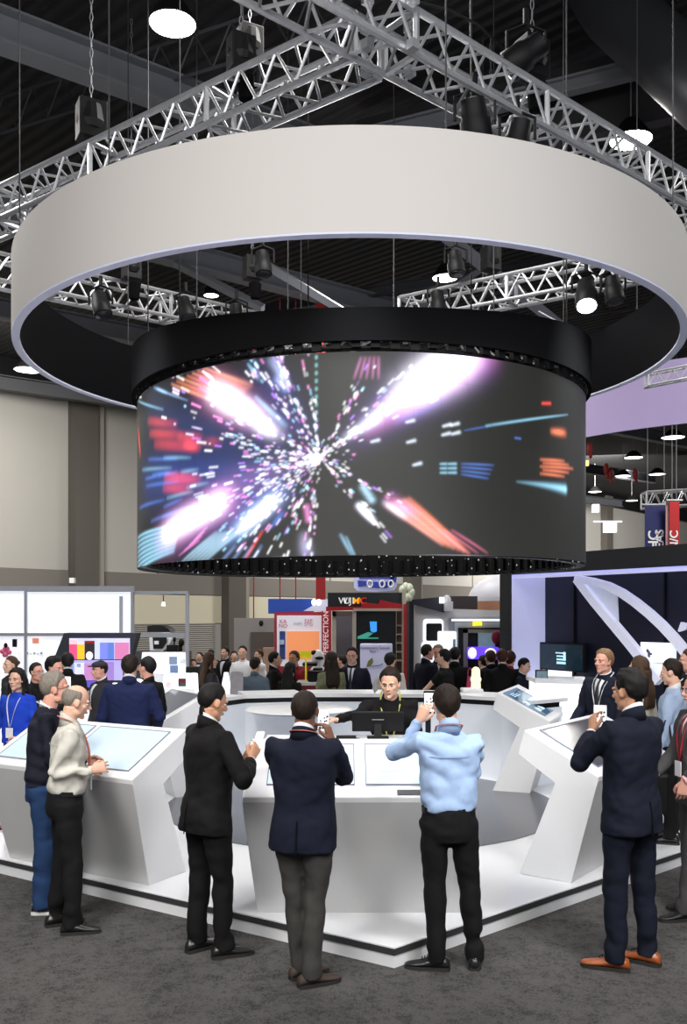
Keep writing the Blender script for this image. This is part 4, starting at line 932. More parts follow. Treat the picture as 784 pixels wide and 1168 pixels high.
# white camper-like kiosk
t = thing('camper_kiosk', W(520,740,15).xy.to_3d(), 'pale rounded kiosk shaped like a camper with a white-rimmed window', 'kiosk'); Y = 15.
M_camp = mat('pale grey kiosk shell', sr(178,176,178), .4)
x = MB(); x.prism([W(473,850,Y),W(600,850,Y),W(600,697,Y),W(500,694,Y),W(473,689,Y)], [p+Vector((0,1.5,0)) for p in (W(473,850,Y),W(600,850,Y),W(600,697,Y),W(500,694,Y),W(473,689,Y))]); obj('shell', x, M_camp, t)
def rrect(px0,px1,py0,py1,r,Y,n=5):
    o = []
    for cx,cy,a0 in ((px1-r,py1-r,0),(px0+r,py1-r,90),(px0+r,py0+r,180),(px1-r,py0+r,270)):
        for k in range(n+1):
            a = math.radians(a0+90*k/n); o.append(W(cx+r*math.cos(a), cy+r*math.sin(a), Y))
    return o
x = MB(); x.plate(rrect(483,506,706,734,4,Y-.05), (0,1,0), .06); x.plate(rrect(481,508,732,775,4,Y-.05), (0,1,0), .06); obj('window_rim', x, M_litw, t)
x = MB(); x.plate(rrect(486.5,504.5,711,731,2,Y-.08), (0,1,0), .03); obj('window_pane', x, M_black, t)
x = MB(); x.plate(rrect(500,521,720,746,2,Y-.3), (0,1,0), .1); obj('white_side_board', x, M_litw, t)
x = MB(); bxp(x,517,520,729,742,Y-.32,.02); obj('blue_mark', x, mat('soft blue mark', sr(150,190,215), .5), t)
x = MB(); bxp(x,513,600,705,790,Y-.04,.05); obj('grey_bay_frame', x, mat('grey bay frame', sr(128,132,142), .4, .2), t)
x = MB(); bxp(x,519,600,710,786,Y-.08,.05); obj('white_bay_frame', x, mat('pale bay frame', sr(178,182,190), .4), t)
x = MB(); bxp(x,523,600,716,786,Y-.12,.05); obj('dark_bay', x, M_black, t)
x = MB(); bxp(x,529,600,718,722,Y-.16,.04); bxp(x,529,534,718,776,Y-.16,.04); obj('inner_frame', x, mat('warm grey inner frame', sr(120,116,116), .4), t)
x = MB(); bxp(x,516,600,706,708.5,Y-.2,.1); obj('light_strip', x, M_litw, t)
x = MB(); bxp(x,540,543,709,714,Y-.2,.04); bxp(x,544,550,709,713.5,Y-.2,.04); obj('yellow_lamp', x, mat('yellow sign lamp', sr(240,225,40), .5, emit=sr(240,225,40), es=1.2), t)
x = MB(); bxp(x,546,565,722,740,Y-.2,.05); obj('inner_screen', x, mat('grey blue inner screen', sr(110,130,140), .4, emit=sr(110,135,145), es=.4, var=.6, vs=6), t)
x = MB(); x.plate(rrect(534,570,738,752,3,Y-.25), (0,1,0), .1); obj('violet_light', x, mat('violet light', sr(90,50,220), .5, emit=sr(95,55,235), es=1.2), t)
x = MB(); x.ell(W(539,745,Y-.3), (.07,.03,.09)); x.ell(W(560,745,Y-.3), (.09,.03,.08)); obj('white_lobe', x, M_litw, t, smooth='angle')
x = MB(); x.ell(W(566,727,Y-.3), (.07,.03,.11)); obj('red_item', x, mat('dark pink item', sr(130,30,60), .5), t)
x = MB(); to0(467,473,686,15.2,.6,x=x); x.prism([W(470,689,14.9),W(470,684,14.9),W(512,680,14.9),W(507,699,14.9)], [W(470,689,15.3),W(470,684,15.3),W(512,680,15.3),W(507,699,15.3)])
tag(obj('dark_canopy', x, mat('dark blue black canopy', sr(30,33,46), .5)), 'dark slanting canopy over the left end of the camper kiosk', 'canopy')
x = MB(); bxp(x,502,507,681,688,14.7,.1); tag(obj('canopy_lamp', x, MATS['cool lamp face']), 'cool white lamp at the end of the dark canopy', 'lamp')
x = MB(); bxp(x,507,517,686,697,14.8,.2); x.ell(W(510,685,14.9),(.07,.07,.09)); tag(obj('white_roof_unit', x, mat('pale roof unit', sr(200,200,205), .5)), 'pale lumpy unit standing on the kiosk roof', 'unit')
x = MB(); bxp(x,512,545,680,697,16.8,.5); tag(obj('dark_roof_box', x, mat('dark mauve box', sr(72,66,70), .6)), 'dark box rising behind the kiosk roof', 'box')
t = thing('white_dome', W(575,700,18), 'large white dome on an orange band behind the camper kiosk', 'dome'); Y = 18.
c = W(572,686,Y); rd = 38/FOC*Y
x = MB(); x.lathe((c.x,c.y,c.z), [(0,rd*.78)]+[(rd*math.sin(a),rd*.78*math.cos(a)) for a in [PI/2*k/10 for k in range(1,11)]]+[(0,0)], 40); obj('dome_shell', x, mat('white dome skin', sr(222,222,232), .5), t, smooth='angle')
x = MB(); x.lathe((c.x,c.y,c.z-.27), [(0,0),(rd*.97,0),(rd,.27),(0,.27)], 40); obj('orange_band', x, mat('soft orange band', sr(222,160,130), .5), t, smooth='angle')
x = MB(); x.lathe((c.x,c.y,0), [(0,0),(rd*.9,0),(rd*.9,c.z-.27),(0,c.z-.27)], 40); obj('drum', x, M_camp, t)
# small box objects on the back counter
x = MB(); a = W(543,775,12.3); x.prism([a+Vector(q) for q in ((-.06,-.05,-.12),(.06,-.05,-.12),(.06,.05,-.12),(-.06,.05,-.12))], [a+Vector(q) for q in ((-.05,-.04,.14),(.05,-.04,.14),(.05,.04,.14),(-.05,.04,.14))]); x.ell(a+Vector((0,0,.0)), (.075,.06,.06)); x.ell(a+Vector((0,0,.14)), (.045,.04,.03)); x.ell(a+Vector((0,0,-.12)), (.06,.055,.05)); 
tag(obj('lit_lantern', x, mat('warm lit paper', sr(235,230,200), .5, emit=sr(240,232,200), es=.7)), 'small warm-white lantern between the two groups at the back counter', 'lantern')
x = MB(); x.lathe((W(543,790,12.3).x,12.3,0), [(0,0),(.25,0),(.25,1.0),(0,1.0)], 20); tag(obj('dark_stand_table', x, M_black), 'dark round pedestal under the warm-white lantern', 'pedestal')
x = MB(); bxp(x,528,552,786,791,12.0,.3); tag(obj('white_tray', x, M_white, bevel=.02), 'white tray on the counter below the lantern', 'tray')
# grey hall stand at left of centre
x = MB(); to0(267,318,705,24,.3,x=x); tag(obj('grey_partition', x, mat('pale grey partition', sr(150,146,144), .6)), 'pale grey partition with a brown doorway left of the orange stand', 'partition')
x = MB(); to0(286,312,721,23.9,.08,x=x); tag(obj('brown_door_panel', x, mat('brown grey door', sr(88,78,72), .6)), 'brown-grey doorway panel in the grey partition', 'panel')
x = MB(); to0(300,316,739,22,.3,x=x); tag(obj('cardboard_box', x, mat('cardboard', sr(176,146,124), .7)), 'pinkish cardboard box by the grey partition', 'box')
x = MB(); a = W(298,711,23.8); x.ell(a, (.06,.04,.08)); tag(obj('wall_alarm', x, M_black), 'small dark alarm horn on the grey partition', 'alarm')
x = MB(); bxp(x,79,84.5,659,665,31,.2); tag(obj('wall_speaker', x, M_txtw), 'small white speaker box on the wall column at the left', 'speaker')
x = MB(); to0(222,262,800,12.9,.4,x=x); tag(obj('white_cabinet', x, M_white), 'white cabinet behind the woman with the lanyard', 'cabinet')
for i,(px,w_) in enumerate(((258,5),(270,4),(275,4))):
    x = MB(); c = W(px,763,13.2); x.lathe((c.x,c.y,1.0), [(0,0),(.05,0),(.06,.2),(.03,.36),(0,.36)], 12); tag(obj('white_bottle', x, M_litw, smooth='angle'), ['white vase-like bottle farthest left of three on the stand behind the lanyard woman','white vase-like bottle in the middle of the three','white vase-like bottle nearest the man in the grey-blue shirt'][i], 'bottle')
x = MB(); x.plate(rrect(263,277,766,796,3,12.6), (0,1,0), .1); x.bar((W(270,796,12.65).x,12.65,W(270,796,12.65).z+.02),(W(270,796,12.65).x,12.65,0),.03,8); tag(obj('grey_display_board', x, mat('grey board', sr(170,165,168), .5, var=.3, vs=14)), 'grey patterned display board next to the woman with the lanyard', 'board')
# ================================================================== people
def remesh(mb, vox, it=6, fac=.5):
    me = bpy.data.meshes.new('r'); me.from_pydata([tuple(p) for p in mb.v], [], mb.f)
    import bmesh
    bm = bmesh.new(); bm.from_mesh(me); bmesh.ops.recalc_face_normals(bm, faces=bm.faces); bm.to_mesh(me); bm.free()
    o = bpy.data.objects.new('r', me); scn.collection.objects.link(o)
    m = o.modifiers.new('a', 'REMESH'); m.mode = 'VOXEL'; m.voxel_size = vox
    if it: s = o.modifiers.new('b', 'SMOOTH'); s.factor = fac; s.iterations = it
    e = o.evaluated_get(bpy.context.evaluated_depsgraph_get()); m2 = e.to_mesh()
    n = len(m2.vertices); co = np.empty(n*3, np.float32); m2.vertices.foreach_get('co', co)
    no = np.empty(n*3, np.float32); m2.vertices.foreach_get('normal', no)
    fs = [tuple(p.vertices) for p in m2.polygons]
    e.to_mesh_clear(); scn.collection.objects.unlink(o); bpy.data.objects.remove(o); bpy.data.meshes.remove(me)
    return co.reshape(-1,3), no.reshape(-1,3), fs
def from_arrays(co, fs):
    mb = MB(); mb.v = [tuple(map(float, p)) for p in co]; mb.f = list(fs); mb.mi = [0]*len(fs); return mb
def wrinkle(co, no, amp, seed=0, sx=7., sz=15., extra=None):
    out = co.copy(); c0 = co.mean(axis=0)
    for i in range(len(co)):
        x, y, z = co[i]; X = x-c0[0]; Y_ = y-c0[1]; u = X*.8+Y_*.6; w = noise.noise((X*2.2+seed, Y_*2.2, z*1.6))
        v = noise.noise((X*sx+seed, Y_*sx, z*sz*.8+u*sz*.9*w+seed)); v = v-abs(v)*.35; a = amp
        if extra: a = amp*extra(x, y, z)
        out[i] += no[i]*v*a
    return out
def lerp(a, b, t): return a+(b-a)*t
def spline(pts, n):
    """Catmull-Rom through points (any dimension)"""
    P = [np.array(p, float) for p in pts]; out = []
    m = len(P)-1
    for k in range(n+1):
        u = k/n*m; i = min(int(u), m-1); t = u-i
        p0 = P[max(i-1,0)]; p1 = P[i]; p2 = P[i+1]; p3 = P[min(i+2,m)]
        out.append(.5*((2*p1)+(-p0+p2)*t+(2*p0-5*p1+4*p2-p3)*t*t+(-p0+3*p1-3*p2+p3)*t**3))
    return out
SKIN = {'fair': sr(222,176,152), 'tan': sr(200,148,118), 'brown': sr(122,82,62), 'pink': sr(216,160,140)}
def skinmat(k):
    return mat('skin '+k, SKIN[k], .5, var=.08, vs=25, spec=.35)
def cloth(name, r, g, b, rough=.85, bump=.25): return mat('cloth '+name, sr(r,g,b), rough, var=.10, vs=40, bump=bump, bs=350, spec=.2, sheen=.0)
K_black = cloth('black', 20,19,20); K_navy = cloth('navy', 22,26,42); K_suitb = cloth('blue suit', 28,36,72); K_char = cloth('charcoal', 52,52,56)
K_trb = cloth('black trousers', 22,21,22); K_grj = cloth('grey jeans', 66,64,62); K_jean = cloth('blue jeans', 38,62,100); K_lb = cloth('light blue shirt', 172,198,236, .8)
K_cream = cloth('pale check shirt', 205,202,192, .8); K_white = cloth('white shirt', 225,225,228, .8); K_pink = cloth('pink shirt', 226,178,182, .8)
K_gsuit = cloth('grey suit', 72,70,72); K_navy2 = cloth('dark navy suit', 20,24,38); K_blue = cloth('vivid blue jacket', 32,68,190); K_green = cloth('grey green top', 108,112,86)
K_gb = cloth('grey blue knit', 96,110,122); K_red = cloth('red top', 150,40,50); K_sweater = cloth('navy knit', 30,32,44)
def hairmat(name, col):
    m, nt, b = node_mat(name)
    tc = nt.nodes.new('ShaderNodeTexCoord'); mp = nt.nodes.new('ShaderNodeMapping'); mp.inputs['Scale'].default_value = (1,1,.08)
    nz = nt.nodes.new('ShaderNodeTexNoise'); nz.inputs['Scale'].default_value = 190; nz.inputs['Detail'].default_value = 3
    nt.links.new(tc.outputs['Object'], mp.inputs[0]); nt.links.new(mp.outputs[0], nz.inputs['Vector'])
    cr = nt.nodes.new('ShaderNodeValToRGB'); cr.color_ramp.elements[0].position = .35; cr.color_ramp.elements[1].position = .7
    cr.color_ramp.elements[0].color = tuple(c*.65 for c in col)+(1,); cr.color_ramp.elements[1].color = tuple(min(1,c*1.2) for c in col)+(1,)
    nt.links.new(nz.outputs['Fac'], cr.inputs[0]); nt.links.new(cr.outputs[0], b.inputs['Base Color'])
    bp = nt.nodes.new('ShaderNodeBump'); bp.inputs['Strength'].default_value = .9; bp.inputs['Distance'].default_value = .004
    nt.links.new(nz.outputs['Fac'], bp.inputs['Height']); nt.links.new(bp.outputs['Normal'], b.inputs['Normal'])
    b.inputs['Roughness'].default_value = .6; b.inputs['Specular IOR Level'].default_value = .22
    MATS[name] = m; return m
H_black = hairmat('hair black', (.009,.008,.0075)); H_dbrown = hairmat('hair dark brown', (.020,.012,.008))
H_brown = hairmat('hair brown', (.075,.042,.024)); H_grey = hairmat('hair grey', sr(138,130,120))
H_blond = hairmat('hair dark blond', sr(140,108,78)); H_red = hairmat('hair auburn', (.07,.026,.016))
S_black = mat('black shoe leather', (.012,.012,.013), .28, spec=.6); S_brown = mat('tan brown shoe leather', sr(150,78,38), .3, var=.15, spec=.6); S_dbrown = mat('dark brown suede shoe', sr(62,48,40), .7); S_sole = mat('dark shoe sole', (.02,.018,.016), .7)
S_wsole = mat('white shoe sole', sr(225,225,220), .6); S_redsh = mat('dusty red shoe', sr(150,72,62), .6)
M_eye = mat('eye white', sr(225,220,215), .3); M_iris = mat('dark iris', (.02,.015,.01), .2); M_brow = mat('eyebrow hair', (.05,.035,.025), .8); M_lip = mat('lips', sr(180,110,100), .5)
M_lens = mat('clear spectacle lens', (.7,.72,.75), .05, alpha=.25); M_gframe = mat('dark spectacle frame', (.05,.05,.06), .3, .5)
M_phone = mat('white phone body', sr(225,225,228), .3); M_phoneb = mat('black phone body', (.01,.01,.012), .2); 
M_strapR = mat('coral lanyard', sr(206,120,108), .6); M_strapG = mat('green yellow lanyard', sr(190,190,90), .6, var=.4, vs=10); M_strapW = mat('pale lanyard', sr(205,205,212), .6); M_strapRed = mat('red lanyard', sr(190,40,50), .6)
M_badge = mat('white badge card', sr(232,232,236), .4)

def head_mb(O, R, s, vox):
    """head volume about O (mid head); R columns = right, forward, up"""
    def T(p): return O+R@(Vector(p)*s)
    x = MB()
    def E(c, r, rot=None): x.ell(T(c), tuple(k*s for k in r), R@rot if rot is not None else R, 18, 12)
    E((0,-.014,.026), (.074,.094,.091)); E((0,.020,-.024), (.062,.068,.084)); E((0,.030,-.072), (.047,.048,.040)); E((0,.066,-.096), (.022,.020,.018))
    for k in (-1,1):
        E((k*.030,.072,.022), (.026,.014,.010)); E((k*.041,.054,-.020), (.020,.022,.020)); E((k*.012,.094,-.030), (.009,.009,.007)); E((k*.046,.012,-.070), (.014,.034,.026))
        x.ell(T((k*.077,-.004,-.006)), (.006*s,.019*s,.031*s), R@Matrix.Rotation(k*-.35,3,'Z')@Matrix.Rotation(-.15,3,'X'), 12, 8); x.ell(T((k*.074,.004,-.022)), (.008*s,.012*s,.014*s), R, 10, 8)
    x.tube([T((0,.082,.018)),T((0,.094,-.006)),T((0,.107,-.024)),T((0,.098,-.034))], [.008*s,.0095*s,.0125*s,.010*s], 10)
    x.tube([T((-.024,.078,-.056)),T((-.01,.089,-.053)),T((.01,.089,-.053)),T((.024,.078,-.056))], [.003*s,.0055*s,.0055*s,.003*s], 8)
    x.tube([T((-.020,.078,-.062)),T((-.008,.087,-.064)),T((.008,.087,-.064)),T((.020,.078,-.062))], [.003*s,.006*s,.006*s,.003*s], 8)
    return x
def hand_mb(Wp, F, N, side, s=1., curl=(.35,.55,.4), thumb=.5, spread=1.):
    """Wp wrist, F finger direction, N back-of-hand normal, side=+1 when thumb lies on F x N side"""
    F = Vector(F).normalized(); N = Vector(N); N = (N-F*N.dot(F)).normalized(); T = F.cross(N)*side
    def P(a, b, c): return Wp+(T*a+F*b+N*c)*s
    x = MB()
    rs = []
    for b, w, h in ((-.02,.026,.019),(.0,.027,.018),(.03,.034,.017),(.06,.040,.015),(.085,.041,.013),(.095,.036,.010)):
        rs.append([P(w*math.cos(2*PI*i/14)+(.004 if b > .02 else 0), b, h*math.sin(2*PI*i/14)) for i in range(14)])
    x.rings(rs)
    for k, (a, L, r) in enumerate(((.032,.070,.0088),(.011,.078,.0090),(-.011,.072,.0086),(-.031,.057,.0076))):
        ang = 0; p = P(a, .082, 0); pts = [P(a*.9,.06,0), p]; d = F*math.cos(.04*(1.5-k)*spread)+T*math.sin(.06*(1.5-k)*spread)
        rr = [r*1.05, r*1.1]
        for q, (fl, cu) in enumerate(((.44,curl[0]),(.31,curl[1]),(.25,curl[2]))):
            ang += cu*(1+.08*k); dd = d*math.cos(ang)-N*math.sin(ang); p = p+dd*L*fl*s; pts.append(p); rr.append(r*(1-.1*(q+1)))
        pts.append(p+dd*.004*s); rr.append(r*.4)
        x.tube(pts, [v*s for v in rr], 10)
    t0 = P(.020,.012,-.004); t1 = P(.046,.042,-.012-.01*thumb); t2 = P(.054+.004*(1-thumb),.070,-.018-.020*thumb); t3 = P(.050-.01*thumb,.094,-.022-.030*thumb)
    x.tube([t0,t1,t2,t3,t3+(t3-t2)*.15], [.014*s,.0125*s,.0105*s,.009*s,.004*s], 10)
    return x

def person(name, px, py_top, Y, yaw, label, outfit, hair, skin='fair', lod=1, z0=0., female=False, lean=0., arms=None, feet=None, headyaw=0., headpitch=0., glasses=False, lanyard=None, group=None,
           face=None, bulk=1., pocket=None, headshift=(0,0), twist=0., hands=None, hipshift=(0,0), H=None, xoff=0.):
    """person seen at column px with the crown at row py_top, standing Y metres away; yaw degrees, 0 = facing away from the camera, + = turning left"""
    top = W(px, py_top, Y); base = Vector((top.x+xoff, Y, z0)); H = H or (top.z-z0)/(math.cos(lean)*.3+.7 if lean else 1)
    s = H/1.75; ya = math.radians(yaw); cz, sz = math.cos(ya), math.sin(ya)
    bw = (.90 if female else 1.)*bulk
    fwd = Vector((-sz, cz, 0)); rt = Vector((cz, sz, 0)); up = Vector((0,0,1))
    hip = .93
    def L(x, y, z):
        """local metres (for a 1.75 m body) to world, with the forward lean above the hip"""
        hx = hipshift[0]*min(1, max(0, z/.9)); hy = hipshift[1]*min(1, max(0, z/.9)); tw = twist*max(0, min(1, (z-.95)/.4))
        x, y = x*math.cos(tw)-y*math.sin(tw), x*math.sin(tw)+y*math.cos(tw)
        if z > hip and lean: y2 = y*math.cos(lean)+(z-hip)*math.sin(lean); z = hip+(z-hip)*math.cos(lean)-y*math.sin(lean); y = y2
        return base+(rt*(x+hx)+fwd*(y+hy)+up*z)*s
    root = thing(name, base, label, 'person', group)
    fine = lod == 0
    vC = .011 if fine else .020 if lod == 1 else .026; vH = .0042 if fine else .008; vF = .0036 if fine else .0065
    # ---- head frame
    nk = L(0,.005,1.47); hp = -(lean*.5)-headpitch; hy_ = math.radians(headyaw)+ya+twist
    Rz = Matrix.Rotation(hy_, 3, 'Z'); Rh = Rz@Matrix.Rotation(hp, 3, 'X')
    O = L(headshift[0], .02+headshift[1], 1.632)
    # ---- arms
    def arm(side):
        sh = L(side*.180*bw, -.005, 1.412)
        a = (arms or {}).get('R' if side > 0 else 'L')
        if a is None:
            el = L(side*.235*bw, -.035, 1.13); wr = L(side*.225*bw, .06, .885); hd = (Vector((0,0,-1))+fwd*.25, rt*side)
        else:
            el, wr = a[0], a[1]; el = L(*el) if isinstance(el, tuple) else el; wr = L(*wr) if isinstance(wr, tuple) else wr
            # keep natural segment lengths
            u = .285*s; v = .255*s; d = wr-sh; D = min(d.length, (u+v)*.995)
            wr = sh+d.normalized()*D; k = (u*u-v*v+D*D)/(2*D); h = math.sqrt(max(u*u-k*k, 1e-5)); dn = d.normalized(); e = el-sh; e = e-dn*e.dot(dn); e = e.normalized() if e.length > 1e-4 else Vector((0,0,-1)); el = sh+dn*k+e*h
            hd = a[2] if len(a) > 2 else ((wr-el), up*.3+rt*side)
        return sh, el, wr, hd
    AR = {1: arm(1), -1: arm(-1)}
    # ---- feet and legs
    if feet is None: feet = [(-.10,0,8),(.10,.02,-8)]
    LG = []
    for i, (fx, fy, fyaw) in enumerate(feet):
        side = -1 if i == 0 else 1
        an = base+(rt*fx+fwd*fy+up*.085)*s; hj = L(side*.088*bw, 0, .90); 
        kn = (an+hj)/2+(fwd*.02+rt*side*.006)*s+up*.02*s; LG.append((hj, kn, an, ya+math.radians(fyaw)))
    # ---- skin body: torso core, limbs, then head and hands
    bod = MB(); top_kind_ = outfit[0]
    bod.tube([L(0,0,.9),L(0,0,1.1),L(0,0,1.3),L(0,-.01,1.42),L(0,-.008,1.46)], [(.14*s*bw,.09*s),(.125*s*bw,.085*s),(.15*s*bw,.095*s),(.12*s*bw,.07*s),(.06*s,.055*s)], 14, up=tuple(fwd))
    for sd in (1,-1):
        sh, el, wr, hd = AR[sd]; ka = 1. if top_kind_ in ('tee','dress') else .62
        bod.tube([L(sd*.08,0,1.36), lerp(sh,el,.06), lerp(sh,el,.5), el, lerp(el,wr,.4), lerp(el,wr,.8), wr], [.045*s,.045*s*ka,.042*s*ka,.038*s*ka,.036*s*(.64 if ka < 1 else .9),(.021 if ka < 1 else .028)*s,.025*s], 10)
    for hj, kn, an, fy_ in LG: bod.tube([hj+up*.05, lerp(hj,kn,.5), kn, lerp(kn,an,.3), an, an-up*.03*s], [.07*s,.062*s,.045*s,.045*s,.032*s,.03*s], 10)
    co, no, fs = remesh(bod, .022 if not fine else .014, 3); skinb = from_arrays(co, fs)
    hm = head_mb(O, Rh, s, vH)
    nb = L(0,-.012,1.44); nr = (.058 if not female else .048)*s
    hm.tube([nb, lerp(nb, O+Rh@Vector((0,-.03,-.06))*s, .5), O+Rh@Vector((0,-.022,-.045))*s], [nr*1.0, nr*.97, nr*.98], 16)
    co, no, fs = remesh(hm, vH, 4 if fine else 2)
    # eye sockets and temples pressed in
    Ri = Rh.transposed(); loc = np.array([list(r) for r in Ri]); lc = ((co-np.array(O))@loc.T)/s
    for k in (-1,1):
        d = np.sqrt(((lc[:,0]-k*.031)/.017)**2+((lc[:,2]-.002)/.012)**2+((lc[:,1]-.08)/.03)**2); w_ = np.exp(-d**2)*.010*s
        co = co-no*w_[:,None]
    hb = from_arrays(co, fs)
    skinb.add(hb.v, hb.f)
    hinfo = {}
    for sd in (1,-1):
        sh, el, wr, hd = AR[sd]; hc = (hands or {}).get('R' if sd > 0 else 'L', {})
        F = Vector(hd[0]).normalized(); N = Vector(hd[1]); N = (N-F*N.dot(F)).normalized()
        # thumb side: for a right hand T = F x N flips with handedness
        hmb = hand_mb(wr+F*.01*s, F, N, -1*sd, s*(.92 if female else 1), **hc)
        c2, n2, f2 = remesh(hmb, vF, 2 if fine else 1); h2 = from_arrays(c2, f2); skinb.add(h2.v, h2.f)
        hinfo[sd] = (wr, F, N)
    obj('body', skinb, skinmat(skin), root, smooth=True)
    # ---- face details
    def T(p): return O+Rh@(Vector(p)*s)
    if face is not False and lod < 2:
        for k in (-1,1):
            x = MB(); x.ell(T((k*.031,.0700,.001)), (.0122*s,.0112*s,.0080*s), Rh, 12, 8); e = obj('eye', x, M_eye, root, smooth=True)
            x = MB(); x.ell(T((k*.031,.0785,.001)), (.0064*s,.0036*s,.0062*s), Rh, 10, 6); obj('iris', x, M_iris, e, smooth=True)
            x = MB(); x.tube([T((k*.013,.088,.018)),T((k*.03,.087,.025)),T((k*.047,.073,.020))], [.0028*s,.0036*s,.002*s], 6); obj('eyebrow', x, M_brow if hair[1] is not H_grey else H_grey, root, smooth=True)
            x = MB(); x.tube([T((k*.018,.081,.006)),T((k*.031,.0845,.0105)),T((k*.043,.075,.005))], [.0012*s,.0022*s,.0012*s], 6); obj('eyelid', x, skinmat(skin), root, smooth=True)
        x = MB(); x.tube([T((-.022,.081,-.058)),T((-.01,.0925,-.0575)),T((0,.0945,-.0585)),T((.01,.0925,-.0575)),T((.022,.081,-.058))], [.0015*s,.0038*s,.0042*s,.0038*s,.0015*s], 6); obj('lips', x, M_lip, root, smooth=True)
    if glasses:
        g = MB()
        for k in (-1,1):
            g.tube([T((k*(.032+.022*math.cos(a)),.094-.004*abs(math.cos(a)),.0+.016*math.sin(a))) for a in [2*PI*i/14 for i in range(14)]], .0014*s, 5, closed=True)
            g.tube([T((k*.053,.088,.004)),T((k*.070,.05,.006)),T((k*.078,.0,.006)),T((k*.078,-.012,-.008))], .0016*s, 5)
        g.tube([T((-.01,.095,.004)),T((0,.098,.006)),T((.01,.095,.004))], .0014*s, 5)
        gl = obj('glasses', g, M_gframe, root)
        g = MB()
        for k in (-1,1): g.rings([[T((k*(.032+r*.022*math.cos(a)),.093+q,.0+r*.016*math.sin(a))) for a in [2*PI*i/14 for i in range(14)]] for r,q in ((1,0),(1,.001))])
        obj('lens', g, M_lens, gl)
    # ---- hair
    kind, hmat = hair
    def rad_dir(d):
        """distance from the skull centre to the skin along unit d (head space)"""
        best = 0
        c0 = (0,-.014,.026)
        for c, r in (((0,-.014,.026),(.074,.094,.091)), ((0,.020,-.024),(.062,.068,.084)), ((0,-.03,-.075),(.052,.05,.06))):
            a = sum((d[i]/r[i])**2 for i in range(3)); b = sum(d[i]*(c0[i]-c[i])/r[i]**2 for i in range(3)); cc = sum(((c0[i]-c[i])/r[i])**2 for i in range(3))-1
            D = b*b-a*cc
            if D > 0: best = max(best, (-b+math.sqrt(D))/a)
        return best
    if kind:
        base_k = kind.split('+')[0]
        th = {'short':.014,'crop':.008,'buzz':.0035,'ring':.007,'long':.017,'pony':.011,'full':.020,'bun':.012}[base_k]
        low = {'short':-.078,'crop':-.072,'buzz':-.055,'ring':-.060,'long':-.085,'pony':-.06,'full':-.075,'bun':-.06}[base_k]
        keys = [(0,.082),(30,.078),(52,.060),(64,.034),(69,.0),(72,-.010),(80,-.012),(86,.018),(101,.016),(109,-.028),(140,low*.9),(180,low)]
        if base_k == 'long': keys = [(0,.086),(30,.078),(52,.050),(66,.0),(74,-.05),(180,low)]
        if base_k == 'pony' or base_k == 'bun': keys = [(0,.084),(30,.078),(52,.055),(66,.03),(86,.014),(101,.010),(110,-.02),(140,low*.8),(180,low)]
        nu, nv = (72, 46) if fine else (32, 20)
        x = MB(); vs = []; 
        sd_ = sum(map(ord, label)) % 97
        for j in range(nv+1):
            el_ = -PI/2*.86+(PI/2*.86+PI/2)*j/nv
            for i in range(nu):
                az = 2*PI*i/nu; d = (math.sin(az)*math.cos(el_), math.cos(az)*math.cos(el_), math.sin(el_))
                r = rad_dir(d); p = (d[0]*r, d[1]*r-.014, d[2]*r+.026)
                A = abs((math.degrees(az)+180) % 360-180); zk = keys[-1][1]
                for (a0,z0_),(a1,z1_) in zip(keys[:-1],keys[1:]):
                    if a0 <= A <= a1: zk = lerp(z0_,z1_,(A-a0)/(a1-a0)); break
                m = max(0, min(1, (p[2]-zk+.006*noise.noise((p[0]*90+sd_,p[1]*90,5)))/.022+.5)); m = m*m*(3-2*m)
                if base_k == 'ring': 
                    rr = math.hypot(p[0]/.074, (p[1]+.03)/.085); m *= max(0, min(1, (.088-p[2])/.02)); 
                    if A < 75: m *= max(0, 1-(75-A)/15)
                t_ = th*(1+.35*max(0,d[2])+(.4*max(0,d[1])*max(0,d[2])*2 if base_k in('short','full') else 0))
                nn = noise.noise((p[0]*55+sd_, p[1]*22, p[2]*30)); t_ *= 1+(.30 if th > .006 else .1)*nn
                q_ = max(0, min(1, (p[2]-zk)/.055)); q_ = q_*q_*(3-2*q_); k = r+(t_*(.16+.84*q_)*m-.008*(1-m))
                vs.append(T((d[0]*k, d[1]*k-.014, d[2]*k+.026)))
        fs = [(j*nu+i, j*nu+(i+1)%nu, (j+1)*nu+(i+1)%nu, (j+1)*nu+i) for j in range(nv) for i in range(nu)]
        x.add(vs, fs)
        if 'long' in base_k:
            lm = MB()
            for (xx, w_) in ((-.055,.030),(-.02,.034),(.02,.034),(.055,.030)):
                lm.tube([T((xx,-.055,.05)),T((xx*1.15,-.095,-.03)),T((xx*1.25,-.095,-.12)),L(xx*1.4,-.105,1.38),L(xx*1.4,-.115,1.27),L(xx*1.2,-.10,1.20)], [.03*s,w_*s,.036*s,.034*s,.028*s,.008*s], 10)
            for k in (-1,1): lm.tube([T((k*.065,.0,.045)),T((k*.084,-.01,-.03)),T((k*.088,-.01,-.11)),L(k*.09,.045,1.40),L(k*.085,.07,1.28)], [.018*s,.019*s,.022*s,.022*s,.006*s], 8)
            c2, n2, f2 = remesh(lm, .009 if fine else .014, 4); c2 = wrinkle(c2, n2, .012*s, 3, 45, 5); h2 = from_arrays(c2, f2); x.add(h2.v, h2.f)
        if base_k == 'pony': x.tube([T((0,-.10,.03)),T((0,-.14,.02)),T((0,-.15,-.05)),T((0,-.13,-.14))], [.02*s,.026*s,.024*s,.005*s], 8)
        if base_k == 'bun': x.ell(T((0,-.12,.03)), (.032*s,.03*s,.03*s))
        obj('hair', x, hmat, root, smooth=True)
